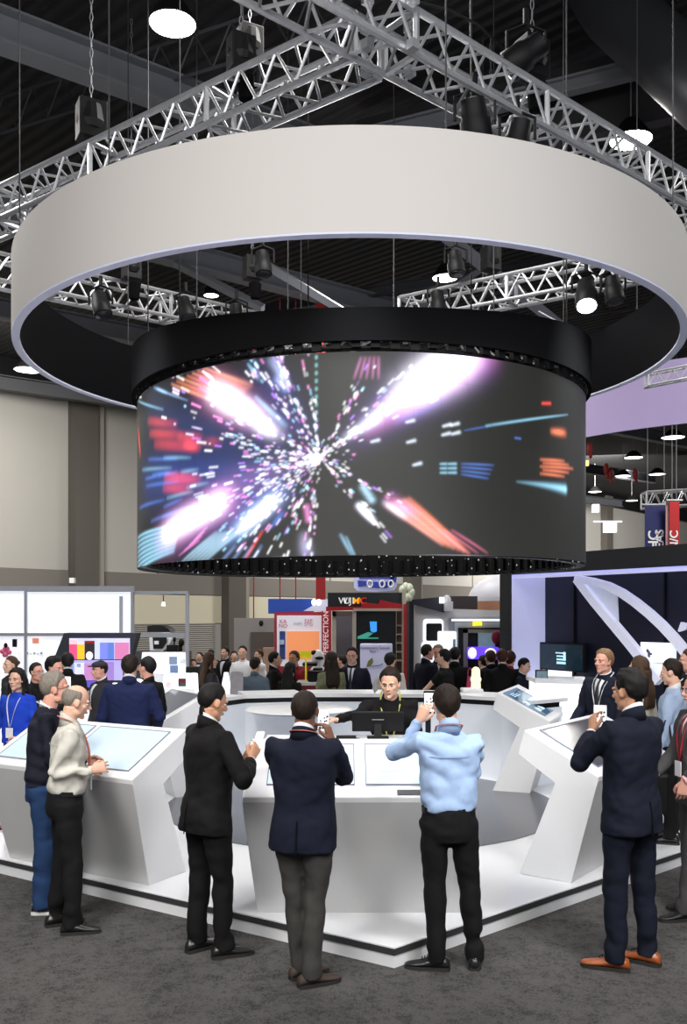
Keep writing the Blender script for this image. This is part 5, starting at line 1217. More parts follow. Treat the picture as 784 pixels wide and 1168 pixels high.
    if kind and '+cap' in kind:
        x = MB(); x.ell(T((0,-.005,.07)), (.085*s,.105*s,.05*s), Rh, 20, 10); x.ell(T((0,.10,.055)), (.06*s,.06*s,.010*s), Rh, 16, 6); obj('flat_cap', x, mat('dark flat cap', (.025,.022,.025), .8), root, smooth=True)
    # ---- clothes
    top_kind, top_mat, tr_mat, shoe_mat = outfit[:4]
    coat = top_kind in ('jacket','suit')
    k = .012 if coat else 0.
    if coat: R_ = [(.80,.200,.148,-.012),(.86,.197,.146,-.012),(.95,.190,.140,-.008),(1.04,.178,.128,0),(1.12,.176,.124,.0),(1.22,.190,.130,.0),(1.32,.202,.134,-.004),(1.395,.202,.120,-.008),(1.438,.178,.092,-.010),(1.470,.118,.074,-.010),(1.498,.070,.063,-.008)]
    elif top_kind == 'dress': R_ = [(.70,.20,.15,0),(.80,.20,.148,0),(.92,.185,.135,0),(1.02,.155,.115,0),(1.10,.142,.105,0),(1.2,.155,.115,.005),(1.30,.168,.122,.008),(1.37,.165,.105,0),(1.42,.145,.08,0),(1.45,.10,.066,0),(1.465,.062,.056,0)]
    elif top_kind == 'sweater': R_ = [(.925,.180,.132,0),(.95,.182,.134,0),(1.02,.178,.132,.005),(1.12,.176,.132,.01),(1.22,.182,.130,.006),(1.32,.192,.130,0),(1.39,.192,.116,-.005),(1.432,.168,.090,-.008),(1.465,.112,.072,-.008),(1.492,.066,.060,-.005)]
    else: R_ = [(.985,.160,.118,0),(1.0,.166,.124,0),(1.03,.172,.131,.002),(1.06,.174,.132,.004),(1.12,.176,.130,.004),(1.2,.180,.128,.004),(1.30,.190,.128,0),(1.385,.192,.115,-.005),(1.43,.168,.090,-.008),(1.462,.112,.070,-.008),(1.488,.065,.059,-.005)]
    tm = MB(); pr = spline(R_, 26); rs = []
    for z, a, b, yc in pr:
        ring = []
        for i in range(28):
            t_ = 2*PI*i/28; c, sn = math.cos(t_), math.sin(t_); e = 2/2.35
            ring.append(L(a*bw*abs(c)**e*(1 if c > 0 else -1), b*(.5+.5*bw)*abs(sn)**e*(1 if sn > 0 else -1)+yc, z))
        rs.append(ring)
    tm.rings(rs)
    short = top_kind in ('tee','dress')
    for sd in (1,-1):
        sh, el, wr, hd = AR[sd]; e1 = lerp(sh,el,.88); e2 = lerp(el,wr,.14)
        ri = L(sd*.10*bw,-.005,1.388)
        if short: tm.tube([ri, sh, lerp(sh,el,.6)], [.062*s,.06*s,.056*s], 14)
        else:
            bend = (el-(sh+wr)/2); bend = bend.normalized()*.008*s if bend.length > 1e-4 else bend
            tm.tube([ri, sh, lerp(sh,el,.35), lerp(sh,el,.7), el-bend*.5, lerp(el,wr,.3), lerp(el,wr,.7), lerp(el,wr,.97)], [(.070+k)*s,(.058+k)*s*1.03,(.055+k)*s,(.051+k)*s,(.048+k)*s,(.047+k)*s,(.041+k)*s,(.036+k)*s], 16)
            if fine: tm.ell(el, ((.052+k)*s,)*3)
    co, no, fs = remesh(tm, vC, 5 if fine else 3)
    amp = (.020 if fine else .014)*s
    if coat: co = wrinkle(co, no, amp*.75, len(label), 4.5, 10)
    else: co = wrinkle(co, no, amp*1.4, len(label), 5.5, 15); 
    co = wrinkle(co, no, .006*s, len(label)+9, 15, 24)
    tn = {'jacket':'jacket','suit':'suit_jacket','dress':'dress','sweater':'sweater','shirt':'shirt','tee':'t_shirt'}[top_kind]
    topo = obj(tn, from_arrays(co, fs), top_mat, root, smooth=True)
    # shirt collar, lapel opening
    def nring(z, rx, ry, yc, n=24, h=0.): return [L(rx*math.cos(2*PI*i/n), ry*math.sin(2*PI*i/n)+yc, z+h*math.sin(2*PI*i/n)) for i in range(n)]
    if coat:
        x = MB(); x.rings([nring(1.466,.088,.080,-.010,h=-.004), nring(1.524,.069,.067,-.012,h=-.030), nring(1.524,.062,.060,-.012,h=-.030), nring(1.466,.066,.06,-.010,h=-.004)], closed=True, cap=False); obj('jacket_collar', x, top_mat, root, smooth=True)
        inner = outfit[4] if len(outfit) > 4 else K_white
        x = MB(); x.rings([nring(1.49,.064,.060,-.008,h=-.018), nring(1.540,.0605,.060,-.012,h=-.036), nring(1.540,.056,.055,-.012,h=-.036), nring(1.49,.058,.056,-.008,h=-.018)], closed=True, cap=False); sc_ = obj('shirt_collar', x, inner, root, smooth=True)
        x = MB(); n = 8; rs = []
        for q in range(n+1):
            z = lerp(1.465,1.16,q/n); w_ = lerp(.058,.006,(q/n)**.9); yy = np.interp(z, [r[0] for r in R_], [r[2]*(.5+.5*bw)+r[3] for r in R_])+.010-(.018 if z > 1.44 else 0)
            rs.append([L(-w_,yy-.006,z), L(0,yy+.004,z), L(w_,yy-.006,z), L(w_,yy-.03,z), L(-w_,yy-.03,z)])
        x.rings(rs); obj('shirt_front', x, inner, root, smooth=True)
        x = MB()
        for sd in (-1,1):
            A = []
            for q in range(n+1):
                z = lerp(1.47,1.15,q/n); w_ = lerp(.060,.006,(q/n)**.9); wo = w_+.034*math.sin(PI*min(1,q/n*1.1+.1))+.008
                yy = np.interp(z, [r[0] for r in R_], [r[2]*(.5+.5*bw)+r[3] for r in R_])+.012-(.018 if z > 1.44 else 0)
                A.append([L(sd*w_,yy+.004,z), L(sd*wo,yy-.004-(wo*.25),z), L(sd*wo,yy-.02-(wo*.25),z), L(sd*w_,yy-.014,z)])
            x.rings(A)
        obj('lapels', x, top_mat, root, smooth=False)
        if len(outfit) > 5 and outfit[5] is not None:
            x = MB(); rs = []
            for q in range(9):
                z = lerp(1.45,1.14,q/8); w_ = .014 if q == 0 else lerp(.012,.026,q/8); yy = np.interp(z, [r[0] for r in R_], [r[2]*(.5+.5*bw)+r[3] for r in R_])+.018-(.016 if z > 1.44 else 0)
                rs.append([L(-w_,yy,z), L(0,yy+.006,z), L(w_,yy,z), L(w_,yy-.012,z), L(-w_,yy-.012,z)])
            x.rings(rs); x.ell(L(0,.072,1.452), (.016*s,.012*s,.014*s)); obj('necktie', x, outfit[5], root, smooth=True)
        if fine:
            x = MB(); rs = []
            for q in range(7):
                z = lerp(.803,1.0,q/6); yy = -(np.interp(z, [r[0] for r in R_], [r[2]*(.5+.5*bw)-r[3] for r in R_]))-.006
                rs.append([L(-.004,yy,z),L(.004,yy,z),L(.004,yy-.004,z),L(-.004,yy-.004,z)])
            x.rings(rs); obj('back_vent', x, M_blackm, topo)
    elif top_kind in ('shirt',):
        x = MB(); x.rings([nring(1.455,.078,.072,-.010,h=.0), nring(1.528,.063,.062,-.012,h=-.034), nring(1.532,.058,.057,-.012,h=-.034), nring(1.460,.066,.062,-.010,h=.0)], closed=True, cap=False); obj('collar', x, top_mat, root, smooth=True)
        if fine:
            x = MB(); rs = []
            for q in range(13):
                xx = lerp(-.15,.15,q/12); z = 1.33; yy = -math.sqrt(max(0,1-(xx/.19)**2))*.128-.006
                rs.append([L(xx,yy,z+.003),L(xx,yy,z-.003),L(xx,yy-.002,z-.003),L(xx,yy-.002,z+.003)])
            x.rings(rs); obj('yoke_seam', x, mat('shirt seam %s' % top_mat.name, tuple(c*.8 for c in top_mat.node_tree.nodes['Mix'].inputs['A'].default_value[:3]), .8), topo)
    elif top_kind == 'sweater':
        x = MB(); x.rings([nring(1.462,.074,.068,-.008,h=.0), nring(1.512,.062,.060,-.010,h=-.03), nring(1.512,.057,.056,-.010,h=-.03), nring(1.465,.062,.059,-.008,h=.0)], closed=True, cap=False); obj('collar', x, outfit[4] if len(outfit) > 4 else top_mat, root, smooth=True)
    for sd in (1,-1):   # shirt cuffs
        sh, el, wr, hd = AR[sd]
        if coat or top_kind == 'shirt':
            x = MB(); x.tube([lerp(el,wr,.93), lerp(el,wr,1.02)], [.034*s,.033*s], 12); obj('cuff', x, (outfit[4] if coat and len(outfit) > 4 else K_white) if coat else top_mat, root, smooth='angle')
    # ---- trousers
    if lod < 2 or True:
        lm = MB()
        hr = [(.80,.150,.118),(.86,.172,.132),(.93,.172,.130),(.98,.166,.124),(1.0,.164,.121)] if top_kind == 'shirt' else [(.80,.148,.116),(.86,.166,.124),(.92,.164,.120),(.98,.158,.114)]
        lm.rings([[L(a*bw*math.cos(2*PI*i/20), b*(.5+.5*bw)*math.sin(2*PI*i/20)-.006, z) for i in range(20)] for z,a,b in hr])
        for hj, kn, an, fy_ in LG:
            ff = Vector((-math.sin(fy_), math.cos(fy_), 0)); an2 = Vector((an.x,an.y,base.z+.045*s))+ff*.012*s
            r0 = .096 if not female else .086; slim = outfit[5] if (not coat and len(outfit) > 5 and isinstance(outfit[5], float)) else 1.
            lm.tube([hj+up*.02*s, lerp(hj,kn,.35), lerp(hj,kn,.75), kn, lerp(kn,an,.35), lerp(kn,an,.75), an2], [(r0*bw*s, r0*1.12*s),(.090*bw*s,.096*s),(.076*s,.080*s),(.070*s*slim,.073*s*slim),(.068*s*slim,.072*s*slim),(.061*s*slim,.066*s*slim),(.060*s*slim,.070*s*slim)], 18, up=tuple(fwd))
        co, no, fs = remesh(lm, vC, 4 if fine else 2)
        zb = base.z
        co = wrinkle(co, no, .020*s, len(label)+5, 6, 11, lambda x,y,z: .45+1.1*max(0,1-abs((z-zb)/s-.14)/.16)+.5*max(0,1-abs((z-zb)/s-.5)/.12)+.4*max(0,1-abs((z-zb)/s-.82)/.1))
        co = wrinkle(co, no, .005*s, len(label)+6, 14, 20)
        co[:,2] = np.maximum(co[:,2], zb+.016*s)
        obj('trousers', from_arrays(co, fs), tr_mat, root, smooth=True)
    if top_kind == 'shirt':
        x = MB(); x.rings([[L(a*bw*math.cos(2*PI*i/28), b*(.5+.5*bw)*math.sin(2*PI*i/28), z) for i in range(28)] for z,a,b in ((.978,.1705,.1275),(1.012,.1705,.1275),(1.012,.163,.119),(.978,.163,.119))], closed=True, cap=False); bl = obj('belt', x, S_black, root, smooth='angle')
        x = MB(); x.box(L(0,.130,.995), (.045*s,.012*s,.036*s), ya); obj('buckle', x, M_galv, bl)
    # ---- shoes
    if shoe_mat is not None:
        sole = outfit[6] if len(outfit) > 6 else S_sole
        for hj, kn, an, fy_ in LG:
            ff = Vector((-math.sin(fy_), math.cos(fy_), 0)); rr_ = Vector((math.cos(fy_), math.sin(fy_), 0)); o_ = Vector((an.x,an.y,base.z)); fs_ = s*(.88 if female else 1)
            prof = [(-.078,.016,.045),(-.070,.030,.072),(-.04,.038,.088),(.0,.039,.092),(.04,.041,.080),(.08,.045,.062),(.12,.048,.050),(.16,.045,.042),(.190,.034,.035),(.205,.016,.026)]
            x = MB(); rs = []
            for y, w_, h in prof:
                rs.append([o_+(ff*y+rr_*(w_*math.cos(2*PI*i/16)*(1-.25*max(0,math.sin(2*PI*i/16))))+up*(.014+(h-.014)*(.5+.5*math.sin(2*PI*i/16))))*fs_ for i in range(16)])
            x.rings(rs); so = obj('shoe', x, shoe_mat, root, smooth=True)
            x = MB(); O1 = [(y,w_*1.06) for y,w_,h in prof]; out_ = [(y,w_) for y,w_ in O1]+[(y,-w_) for y,w_ in O1[::-1]]
            x.prism([o_+(ff*y+rr_*w_)*fs_ for y,w_ in out_], [o_+(ff*y+rr_*w_+up*.02)*fs_ for y,w_ in out_]); obj('sole', x, sole, so)
            if fine:
                x = MB()
                for q in range(4):
                    y = .045+q*.016; x.tube([o_+(ff*y+rr_*-.02+up*(.088-q*.008))*fs_, o_+(ff*(y+.004)+up*(.094-q*.008))*fs_, o_+(ff*y+rr_*.02+up*(.088-q*.008))*fs_], .0025*fs_, 5)
                obj('laces', x, sole if sole is S_wsole else M_blackm, so)
    # ---- lanyard
    if lanyard:
        lm_, back = lanyard[0], True
        x = MB(); th0 = .012
        ring = [L(.080*math.cos(a), .077*math.sin(a)-.014, 1.506-.024*math.sin(a)) for a in [PI+PI*i/14 for i in range(15)]]
        fr = []
        def fy__(z): return np.interp(z, [r[0] for r in R_], [r[2]*(.5+.5*bw)+r[3] for r in R_])+.018
        path = [L(-.02*q/6-.0,fy__(z),z) if False else L(-.076+.070*q/6,fy__(z)-.03*(1-q/6)**2,z) for q,z in [(q, lerp(1.45,1.12,q/6)) for q in range(7)]]
        path2 = [L(.076-.070*q/6,fy__(z)-.03*(1-q/6)**2,z) for q,z in [(q, lerp(1.45,1.12,q/6)) for q in range(7)]]
        full = path[::-1]+ring+path2
        x.tube(full, [(.0075*s,.0028*s)]*len(full), 6, up=tuple(up)); la = obj('lanyard', x, lm_, root, smooth=True)
        x = MB(); x.box(L(0,fy__(1.06)+.012,1.06), (.085*s,.006*s,.11*s), ya+twist); obj('badge', x, M_badge, la)
    root['_h'] = 0; del root['_h']
    return dict(root=root, L=L, s=s, hand=hinfo, O=O, Rh=Rh, fwd=fwd, rt=rt, AR=AR)

def phone(c, right, upv, label, screen=(.8,.85,.9), body=None, w=.075, h=.15, es=.7, marks=False):
    c = Vector(c); r = Vector(right).normalized(); u = Vector(upv); u = (u-r*u.dot(r)).normalized(); n = r.cross(u)
    t = thing('smartphone', c-u*h/2, label, 'phone')
    Rm = Matrix((r,u,n)).transposed()
    x = MB(); x.box(c, (w,h,.009), R=Rm); obj('case', x, body or M_phone, t, bevel=.004)
    x = MB(); x.box(c+n*.0052, (w*.88,h*.80,.001), R=Rm); sc_ = obj('display', x, mat('phone display %g' % es, screen, .2, emit=screen, es=es, var=.35, vs=40), t)
    if marks:
        R = random.Random(4); x = MB()
        for k in range(12): x.box(c+n*.006+r*R.uniform(-.03,.03)+u*R.uniform(-.05,.05), (.010,.014,.001), R=Rm@Matrix.Rotation(R.uniform(0,3),3,'Z'))
        obj('display_picture', x, mat('dark picture specks', (.04,.04,.06), .5), sc_)
    x = MB(); x.lathe((0,0,0), [(0,0),(.006,0),(.006,.001),(0,.001)], 12); x.v = [tuple(c+n*.0053-u*h*.45+r*p[0]+u*p[1]+n*p[2]) for p in x.v]; obj('button', x, M_galv, t)
    return t
T_navy = mat('dark blue necktie', sr(30,34,60), .5); T_blk = mat('black necktie', sr(22,22,26), .5); T_red = mat('burgundy necktie', sr(70,24,34), .5)
V3 = Vector
# ---- the men round the front console
p1 = person('person', 50, 768, 6.85, -78, 'grey-haired man in glasses, dark navy knit and blue jeans, beside the left console', ('sweater', K_sweater, K_jean, S_black, K_white, 1.12, S_wsole), ('short', H_grey), 'pink', 0,
    lean=.07, arms={'R':((.24,.05,1.13),(.16,.30,1.08)), 'L':((-.24,.02,1.13),(-.12,.30,1.1))}, feet=[(-.12,-.02,6),(.10,.0,-6)], glasses=True, lanyard=(M_strapW,), bulk=1.12, headshift=(0,.02), H=1.765)
p2 = person('person', 75, 787, 6.42, -68, 'balding man in pale checked shirt and black trousers resting a hand on the left console', ('shirt', K_cream, K_trb, S_black, None, 1., S_sole), ('ring', H_grey), 'fair', 0,
    lean=.06, arms={'R':(W(80,900,6.25),W(104,879,6.28),(V3((.75,.5,.15)),V3((.3,-.8,.3))))}, feet=[(-.11,-.06,10),(.12,.03,-8)], headpitch=.26, headshift=(0,.015), lanyard=(M_strapR,), H=1.70)
p3 = person('person', 237, 785, 5.95, -52, 'dark-haired man in a black suit looking down at a phone in both hands', ('suit', K_black, K_black, S_black, K_white, T_blk), ('crop', H_black), 'tan', 0,
    lean=.03, arms={'R':(W(288,896,5.80),W(286,868,5.98),(V3((.35,.5,.75)),V3((.75,-.6,.2)))), 'L':(W(262,900,6.3),W(277,868,6.2),(V3((.55,.3,.7)),V3((-.7,.6,.3))))}, feet=[(-.10,-.03,6),(.11,.05,-14)], headpitch=.30, headyaw=-4, bulk=1.06, H=1.745)
p4 = person('person', 347, 789, 5.50, -14, 'man with close-cropped hair in a navy jacket and grey jeans photographing with a phone', ('jacket', K_navy, K_grj, S_dbrown, K_white), ('crop', H_dbrown), 'brown', 0,
    arms={'R':(W(391,884,5.52),W(380,846,5.80),(V3((-.35,.2,.9)),V3((.8,-.45,.1)))), 'L':(W(300,880,5.62),W(348,846,5.92),(V3((.5,.2,.8)),V3((-.7,.5,.2))))}, feet=[(-.04,.06,-40),(.05,-.05,-48)], headyaw=4, bulk=1.05, lanyard=(M_strapR,))
p5 = person('person', 512, 783, 5.70, 6, 'dark-haired man in a light blue shirt raising a phone beside his head', ('shirt', K_lb, K_trb, S_black, None, 1., S_sole), ('short', H_dbrown), 'fair', 0,
    arms={'L':(W(449,868,5.80),W(477,824,5.95),(V3((.42,.1,.9)),V3((-.55,-.8,.0)))), 'R':((.25,.12,1.13),(.06,.36,1.28))}, feet=[(-.07,.0,72),(.17,.02,-16)], lanyard=(M_strapR,), headshift=(-.01,0))
p6 = person('person', 720, 766, 5.75, 30, 'tall black-haired man in a dark navy suit and tan brown shoes raising a phone', ('suit', K_navy2, K_navy2, S_brown, K_white, T_blk), ('full', H_black), 'tan', 0,
    arms={'L':(W(662,874,5.72),W(675,836,5.98),(V3((.15,.35,.9)),V3((-.9,-.2,.3)))), 'R':((.2,.2,1.12),W(697,842,6.18),(V3((-.3,.3,.85)),V3((.8,-.1,.4))))}, feet=[(-.12,.0,38),(.11,-.03,22)], headpitch=.12, headyaw=8)
p7 = person('person', 797, 768, 6.75, 98, 'man in glasses, grey suit and pink shirt with a red lanyard at the right edge', ('suit', K_gsuit, K_gsuit, S_black, K_pink, T_red), ('short', H_brown), 'pink', 0,
    arms={'L':((-.25,-.06,1.14),W(781,890,6.52),(V3((-.1,0,-1)),V3((-.2,-1,0)))), 'R':((.2,.1,1.12),(.12,.28,1.0))}, feet=[(-.12,.16,0),(.10,-.02,-8)], glasses=True, lanyard=(M_strapRed,), headpitch=.12, bulk=1.02)
p8 = person('person', 446, 768, 7.60, 176, 'young dark-haired presenter in a black jacket leaning over the front console', ('sweater', K_black, K_black, S_black, K_black), ('short', H_dbrown), 'fair', 0, z0=.13,
    lean=.42, arms={'R':(W(408,829,7.20),W(384,821,6.98),(V3((-.95,-.35,.12)),V3((0,.2,1)))), 'L':((-.28,.10,1.20),(-.12,.36,1.06))}, headyaw=-12, headpitch=.02, lanyard=(M_strapG,), H=1.70)
# phones they hold
ph = phone(W(294.5,846,6.10), (.8,-.55,.1), (.25,.45,.8), 'white phone held low by the man in the black suit', w=.07)
def hand_tip(p, sd, k=.11, n=-.035):
    wr, F, N = p['hand'][sd]; return wr+F*k*p['s']+N*n
phone(W(369,823,5.93), (.95,-.2,0), (0,.12,1), 'white-screened phone held up by the man in the navy jacket', es=.8, marks=True)
t = phone(W(490,801,6.03), (1,-.05,0), (0,.05,1), 'phone with a white patterned picture held beside the head of the man in light blue', es=.95, marks=True, body=M_phoneb)
x = MB(); x.box(W(488.5,829,6.03), (.035,.012,.12)); obj('case_strap', x, M_phoneb, t)
phone(W(685,818,6.08), (.95,-.2,0), (-.05,.15,1), 'phone showing a blue-white picture held by the man with tan brown shoes', es=.8, marks=True, w=.085, h=.16, screen=(.6,.7,.9))

# ---- people on and around the platform, right
person('person', 690, 741, 9.05, 132, 'fair-haired man in a dark suit with pale lanyard, standing behind the right console', ('suit', K_navy2, K_navy2, S_black, K_white, T_blk), ('short', H_blond), 'pink', 0, z0=.13,
    headyaw=-8, lanyard=(M_strapW,), arms={'R':((.25,.03,1.14),(.27,.20,.97)), 'L':((-.25,-.02,1.12),(-.22,.14,.9))})
person('person', 730, 750, 8.95, 42, 'woman with long brown hair and a cream top, just behind the tall suited man', ('sweater', cloth('cream top', 215,208,190), K_black, S_black, K_white), ('long', H_brown), 'fair', 1, z0=.13, female=True, arms={'L':((-.22,.1,1.13),(-.12,.3,1.2))})
person('person', 768, 753, 8.35, 60, 'dark-haired person in pale blue top and black trousers behind the man in the grey suit', ('sweater', cloth('pale blue top', 160,178,205), K_trb, S_black, K_white), ('short', H_dbrown), 'fair', 1, z0=.13, arms={'L':((-.24,-.02,1.12),(-.20,.10,.87))}, headpitch=.2)
person('person', 788, 741, 9.2, 80, 'auburn-haired person in black mostly beyond the right edge of the photo', ('jacket', K_black, K_black, S_black, K_white), ('short', H_red), 'pink', 1, z0=.13)
# ---- left
person('person', 20, 763, 8.95, 168, 'smiling woman with long black hair, vivid blue jacket and dusty red shoes at the left', ('sweater', K_blue, K_black, S_redsh, K_white, .9), ('long', H_black), 'fair', 0, z0=.13, female=True,
    arms={'R':((.24,.0,1.12),(.22,.20,.98)), 'L':((-.23,.02,1.12),(-.16,.24,1.02))}, lanyard=(M_strapW,))
person('person', 13, 749, 12.0, 140, 'person with pinned-up brown hair in a dark vest near the white booth wall', ('sweater', K_char, K_black, S_black, K_white), ('bun', H_brown), 'fair', 1, female=True)
person('person', 41, 756, 10.9, -125, 'man in a black t-shirt standing right of the woman in blue', ('sweater', K_black, K_black, S_black), ('crop', H_dbrown), 'pink', 1, glasses=True)
person('person', 61, 750, 10.2, -110, 'dark-haired man in a black jacket in front of the slanted video wall', ('jacket', K_black, K_black, S_black), ('full', H_black), 'pink', 1, headpitch=.15, arms={'R':((.24,.05,1.13),(.12,.30,1.22))})
person('person', 77, 746, 12.2, 20, 'figure all in black right at the lower left corner of the slanted video wall', ('jacket', K_black, K_black, S_black), ('full', H_black), 'fair', 1)
person('person', 115, 754, 11.0, 130, 'man in a dark flat cap in front of the lower screen', ('jacket', K_char, K_black, S_black), ('crop+cap', H_black), 'pink', 1)
person('person', 148, 748, 8.80, 3, 'man in a deep blue suit seen from behind at the left console', ('suit', K_suitb, K_suitb, S_black, K_white), ('short', H_dbrown), 'fair', 0, z0=.13, bulk=1.14, arms={'R':((.28,.04,1.14),(.24,.22,1.0)), 'L':((-.27,.02,1.13),(-.22,.2,.98))})
person('person', 169, 750, 9.6, 62, 'black-haired man in black facing left, between the blue suit and the info panel', ('sweater', K_black, K_black, S_black), ('short', H_black), 'pink', 1, z0=.13)
# ---- behind the back counter
BG = 'visitors behind the back counter'
person('person', 239, 745, 13.0, -62, 'woman with long brown hair and pale lanyard behind the left end of the back counter', ('sweater', K_char, K_black, S_black, K_black), ('long', H_brown), 'fair', 1, female=True, lanyard=(M_strapW,))
person('person', 291, 750, 12.95, -18, 'man in a grey-blue top seen from behind at the back counter', ('sweater', K_gb, K_char, S_black, K_gb), ('short', H_dbrown), 'fair', 1, bulk=1.05)
person('person', 313, 744, 13.7, -82, 'man in a dark suit and white shirt facing right, next to the grey-blue top', ('suit', K_black, K_black, S_black, K_white, T_blk), ('short', H_black), 'fair', 1)
person('person', 331, 756, 12.9, -28, 'woman with black hair and a sleeveless black dress behind the back counter', ('dress', K_black, K_black, S_black), ('long', H_black), 'tan', 1, female=True, arms={'L':((-.2,.05,1.14),(-.28,.2,.98))})
person('person', 336, 743, 13.9, 150, 'brown-haired man in a red top facing the camera near the yellow sign', ('sweater', K_red, K_black, S_black), ('short', H_red), 'tan', 1)
person('person', 378, 744, 13.0, 14, 'woman in a grey-green top with very long dark hair seen from behind', ('sweater', K_green, K_black, S_black, K_green), ('long', H_dbrown), 'fair', 1, female=True)
person('person', 402, 739, 13.1, 168, 'man in glasses, dark suit and tie facing the camera before the leaflet board', ('suit', K_navy2, K_navy2, S_black, K_white, T_navy), ('short', H_black), 'pink', 1, glasses=True, bulk=1.05)
person('person', 445, 745, 12.95, -22, 'man with black hair and a black and white top just behind the presenter', ('sweater', cloth('white knit', 190,188,184), K_black, S_black, K_black), ('short', H_black), 'fair', 1)
person('person', 487, 735, 13.5, -60, 'short-haired man in a dark jacket with pale collar at the middle of the counter', ('jacket', K_navy, K_black, S_black), ('crop', H_dbrown), 'pink', 1, bulk=1.05)
person('person', 500, 736, 14.0, 165, 'grey-haired man half hidden between two men in dark clothes', ('jacket', K_navy, K_black, S_black), ('short', H_grey), 'pink', 1)
person('person', 507, 741, 12.9, 62, 'dark-haired man in a black short-sleeved top stretching a bare arm to the left', ('tee', K_black, K_black, S_black), ('short', H_black), 'fair', 1, arms={'L':((-.22,.18,1.12),(-.15,.42,1.02))})
person('person', 519, 739, 13.4, -8, 'person in black seen from behind beside the camper kiosk window', ('jacket', K_black, K_black, S_black), ('short', H_black), 'fair', 1)
person('person', 560, 742, 13.2, 10, 'auburn-haired person in black, left one of the pair at the right of the counter', ('jacket', K_black, K_black, S_black), ('crop', H_red), 'pink', 1)
person('person', 573, 741, 12.95, -6, 'broad person in black, right one of the pair at the right of the counter', ('jacket', K_black, K_black, S_black), ('short', H_red), 'pink', 1, bulk=1.1)
person('person', 597, 751, 12.85, -118, 'man in a dark suit looking down, before the violet-white booth frame', ('suit', K_navy2, K_navy2, S_black, K_white, T_blk), ('crop', H_black), 'fair', 1, headpitch=.35)
# ---- far crowd
for (px, top, Y, yaw, lab, of, hr) in (
    (228,744,18.5,160,'tiny far visitor in grey behind the lanyard woman, left one', ('jacket', K_char, K_black, S_black), ('crop', H_black)),
    (241,741,20.5,20,'tiny far visitor in black seen just above the lanyard woman', ('jacket', K_black, K_black, S_black), ('short', H_black)),
    (220,752,16.5,200,'far visitor in dark clothes right of the open booth frame', ('jacket', K_black, K_black, S_black), ('short', H_dbrown)),
    (257,738,17.0,150,'far man in a black suit left of the woman in the vest', ('suit', K_black, K_black, S_black), ('short', H_dbrown)),
    (277,737,16.0,175,'far woman in a black vest and white sleeves facing the camera', ('sweater', K_white, K_black, S_black), ('bun', H_black)),
    (267,743,18.5,190,'far visitor in pale clothes between the black suit and the vest', ('sweater', K_white, K_black, S_black), ('short', H_dbrown)),
    (296,741,17.5,120,'far visitor in white left of the red-framed stand', ('sweater', K_white, K_black, S_black), ('short', H_brown)),
    (390,748,16.0,80,'far visitor with curly dark hair beside the dark stand doorway', ('sweater', K_char, K_black, S_black), ('full', H_dbrown)),
    (552,748,14.3,30,'far visitor in dark blue under the violet light', ('jacket', K_navy, K_black, S_black), ('short', H_black)),
    (582,744,13.5,-20,'dark red haired visitor right beside the black booth edge', ('sweater', K_red, K_black, S_black), ('full', H_red))):
    person('person', px, top, Y, yaw, lab, of, hr, 'fair', 2)
# handbag carried by the person at the kiosk
t = thing('handbag', W(537,790,12.9), 'bright pink handbag hanging at the side of the person in black by the kiosk', 'handbag')
x = MB(); c = W(536.5,778,12.9); x.prism([c+V3(q) for q in ((-.06,-.04,-.13),(.06,-.04,-.13),(.06,.04,-.13),(-.06,.04,-.13))], [c+V3(q) for q in ((-.04,-.02,.08),(.04,-.02,.08),(.04,.02,.08),(-.04,.02,.08))]); obj('bag_body', x, mat('pink leather', sr(200,50,100), .5), t, bevel=.01)
x = MB(); x.tube([c+V3((-.03,0,.07)),c+V3((-.03,0,.16)),c+V3((0,0,.20)),c+V3((.03,0,.16)),c+V3((.03,0,.07))], .008, 6); obj('handle', x, MATS['pink leather'], t)
# bag on the platform by the person in pale blue
t = thing('shoulder_bag', W(752,925,8.1), 'black shoulder bag hanging beside the person in the pale blue top', 'bag')
x = MB(); x.box(W(752,905,8.1), (.16,.12,.36)); obj('bag_body', x, M_black, t, bevel=.03)
x = MB(); x.tube([W(746,885,8.1),W(754,840,8.1),W(762,812,8.2),W(766,845,8.15),W(758,885,8.1)], .01, 5); obj('strap', x, M_black, t)
# ================================================================== light, world, camera
def area(name, loc, size, power, col=(1,.97,.93), aim=(0,0,-1), sy=None):
    l = bpy.data.lights.new(name, 'AREA'); l.energy = power; l.color = col; l.size = size
    if sy: l.shape = 'RECTANGLE'; l.size_y = sy
    o = bpy.data.objects.new(name, l); o.location = loc; o.rotation_euler = Vector(aim).to_track_quat('-Z','Y').to_euler(); COL.objects.link(o); return o
for (x_, y_, p) in ((-3.5,-2,900),(4,-2,900),(-7,12,850),(8,12,850),(0,10.3,650),(0,19,900),(-10,22,900),(11,24,1100),(2,31,1300),(16,40,1600)):
    area('hall_lamp', (x_,y_,8.9), 2.2, p*.5)
area('front_lamp', (0,-3,7.5), 5, 480, (1,.98,.95), (0,.8,-.55))
area('ring_wash', (-5,-1,6), 2, 190, (1,.97,.94), (.5,1,0)); area('ring_wash', (6,-1,6), 2, 230, (.88,.92,1), (-.5,1,0))
area('booth_lamp', (5.3,12.2,2.7), 1.2, 40, (.75,.78,1), (0,0,-1))
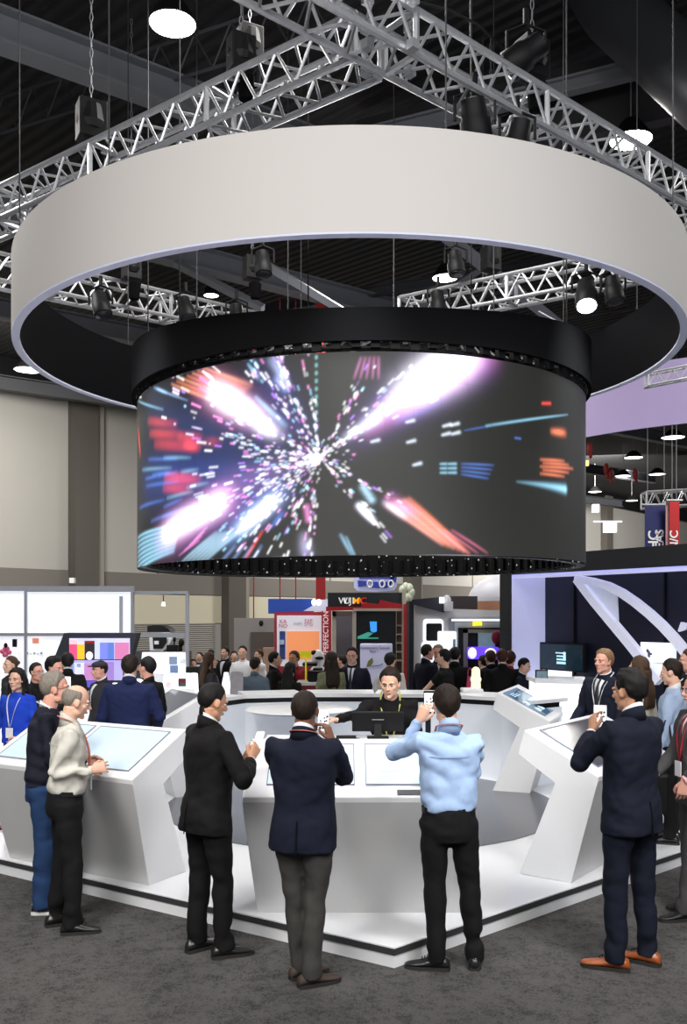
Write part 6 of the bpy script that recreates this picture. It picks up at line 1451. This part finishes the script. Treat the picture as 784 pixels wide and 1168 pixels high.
area('wall_wash', (-8,24,8.8), 2.5, 700, (1,.97,.9), (-.6,1,-.7)); area('wall_wash', (4,38,8.8), 3, 1100, (1,.97,.9), (-.4,1,-.7))
def spot(loc, target, power, ang, col=(1,.98,.96)):
    l = bpy.data.lights.new('platform_fill', 'SPOT'); l.energy = power; l.color = col; l.spot_size = math.radians(ang); l.spot_blend = .8; l.shadow_soft_size = .35
    o = bpy.data.objects.new('platform_fill', l); o.location = loc; o.rotation_euler = (Vector(target)-Vector(loc)).to_track_quat('-Z','Y').to_euler(); COL.objects.link(o)
spot((-2.6,3.6,4.9), (-1.4,7.6,.3), 520, 62); spot((2.6,3.6,4.9), (1.5,7.6,.3), 520, 62); spot((-2.2,8.2,5.3), (-2.4,11,.6), 430, 60, (.93,.96,1)); spot((2.5,8.2,5.3), (2.6,11,.6), 430, 60, (.93,.96,1)); spot((.1,7.35,5.3), (.1,7.9,.3), 200, 66, (.95,.97,1))  # unseen fill spots added to brighten platform, consoles and counter
for q in ((-4,9,7.2),(5,9,7.2),(0,17,7.2)): area('bounce_fill', q, 3, 26, (.95,.97,1), (0,0,1))  # unseen upward fill added to light the roof beams like bounce
area('wall_wash', (13,48,8.8), 4, 2600, (1,.98,.92), (.2,1,-.5)); area('wall_wash', (24,50,8.8), 4, 2200, (1,.98,.92), (.3,1,-.4))  # unseen area lights added to brighten the dark far wall
wd = bpy.data.worlds.new('hall_air'); scn.world = wd; wd.use_nodes = True
bg = wd.node_tree.nodes['Background']; bg.inputs['Color'].default_value = (.75,.8,.9,1); bg.inputs['Strength'].default_value = .14
cam = bpy.data.cameras.new('camera'); cam.sensor_fit = 'HORIZONTAL'; cam.sensor_width = 36; cam.lens = 36*FOC/784
cam.shift_y = (HOR-584)/784; cam.clip_end = 300
co = bpy.data.objects.new('camera', cam); co.location = (0,0,CAMH); co.rotation_euler = (PI/2,0,0); COL.objects.link(co); scn.camera = co
scn.view_settings.view_transform = 'Standard'; scn.view_settings.look = 'None'; scn.view_settings.exposure = 0.; scn.view_settings.gamma = 1.
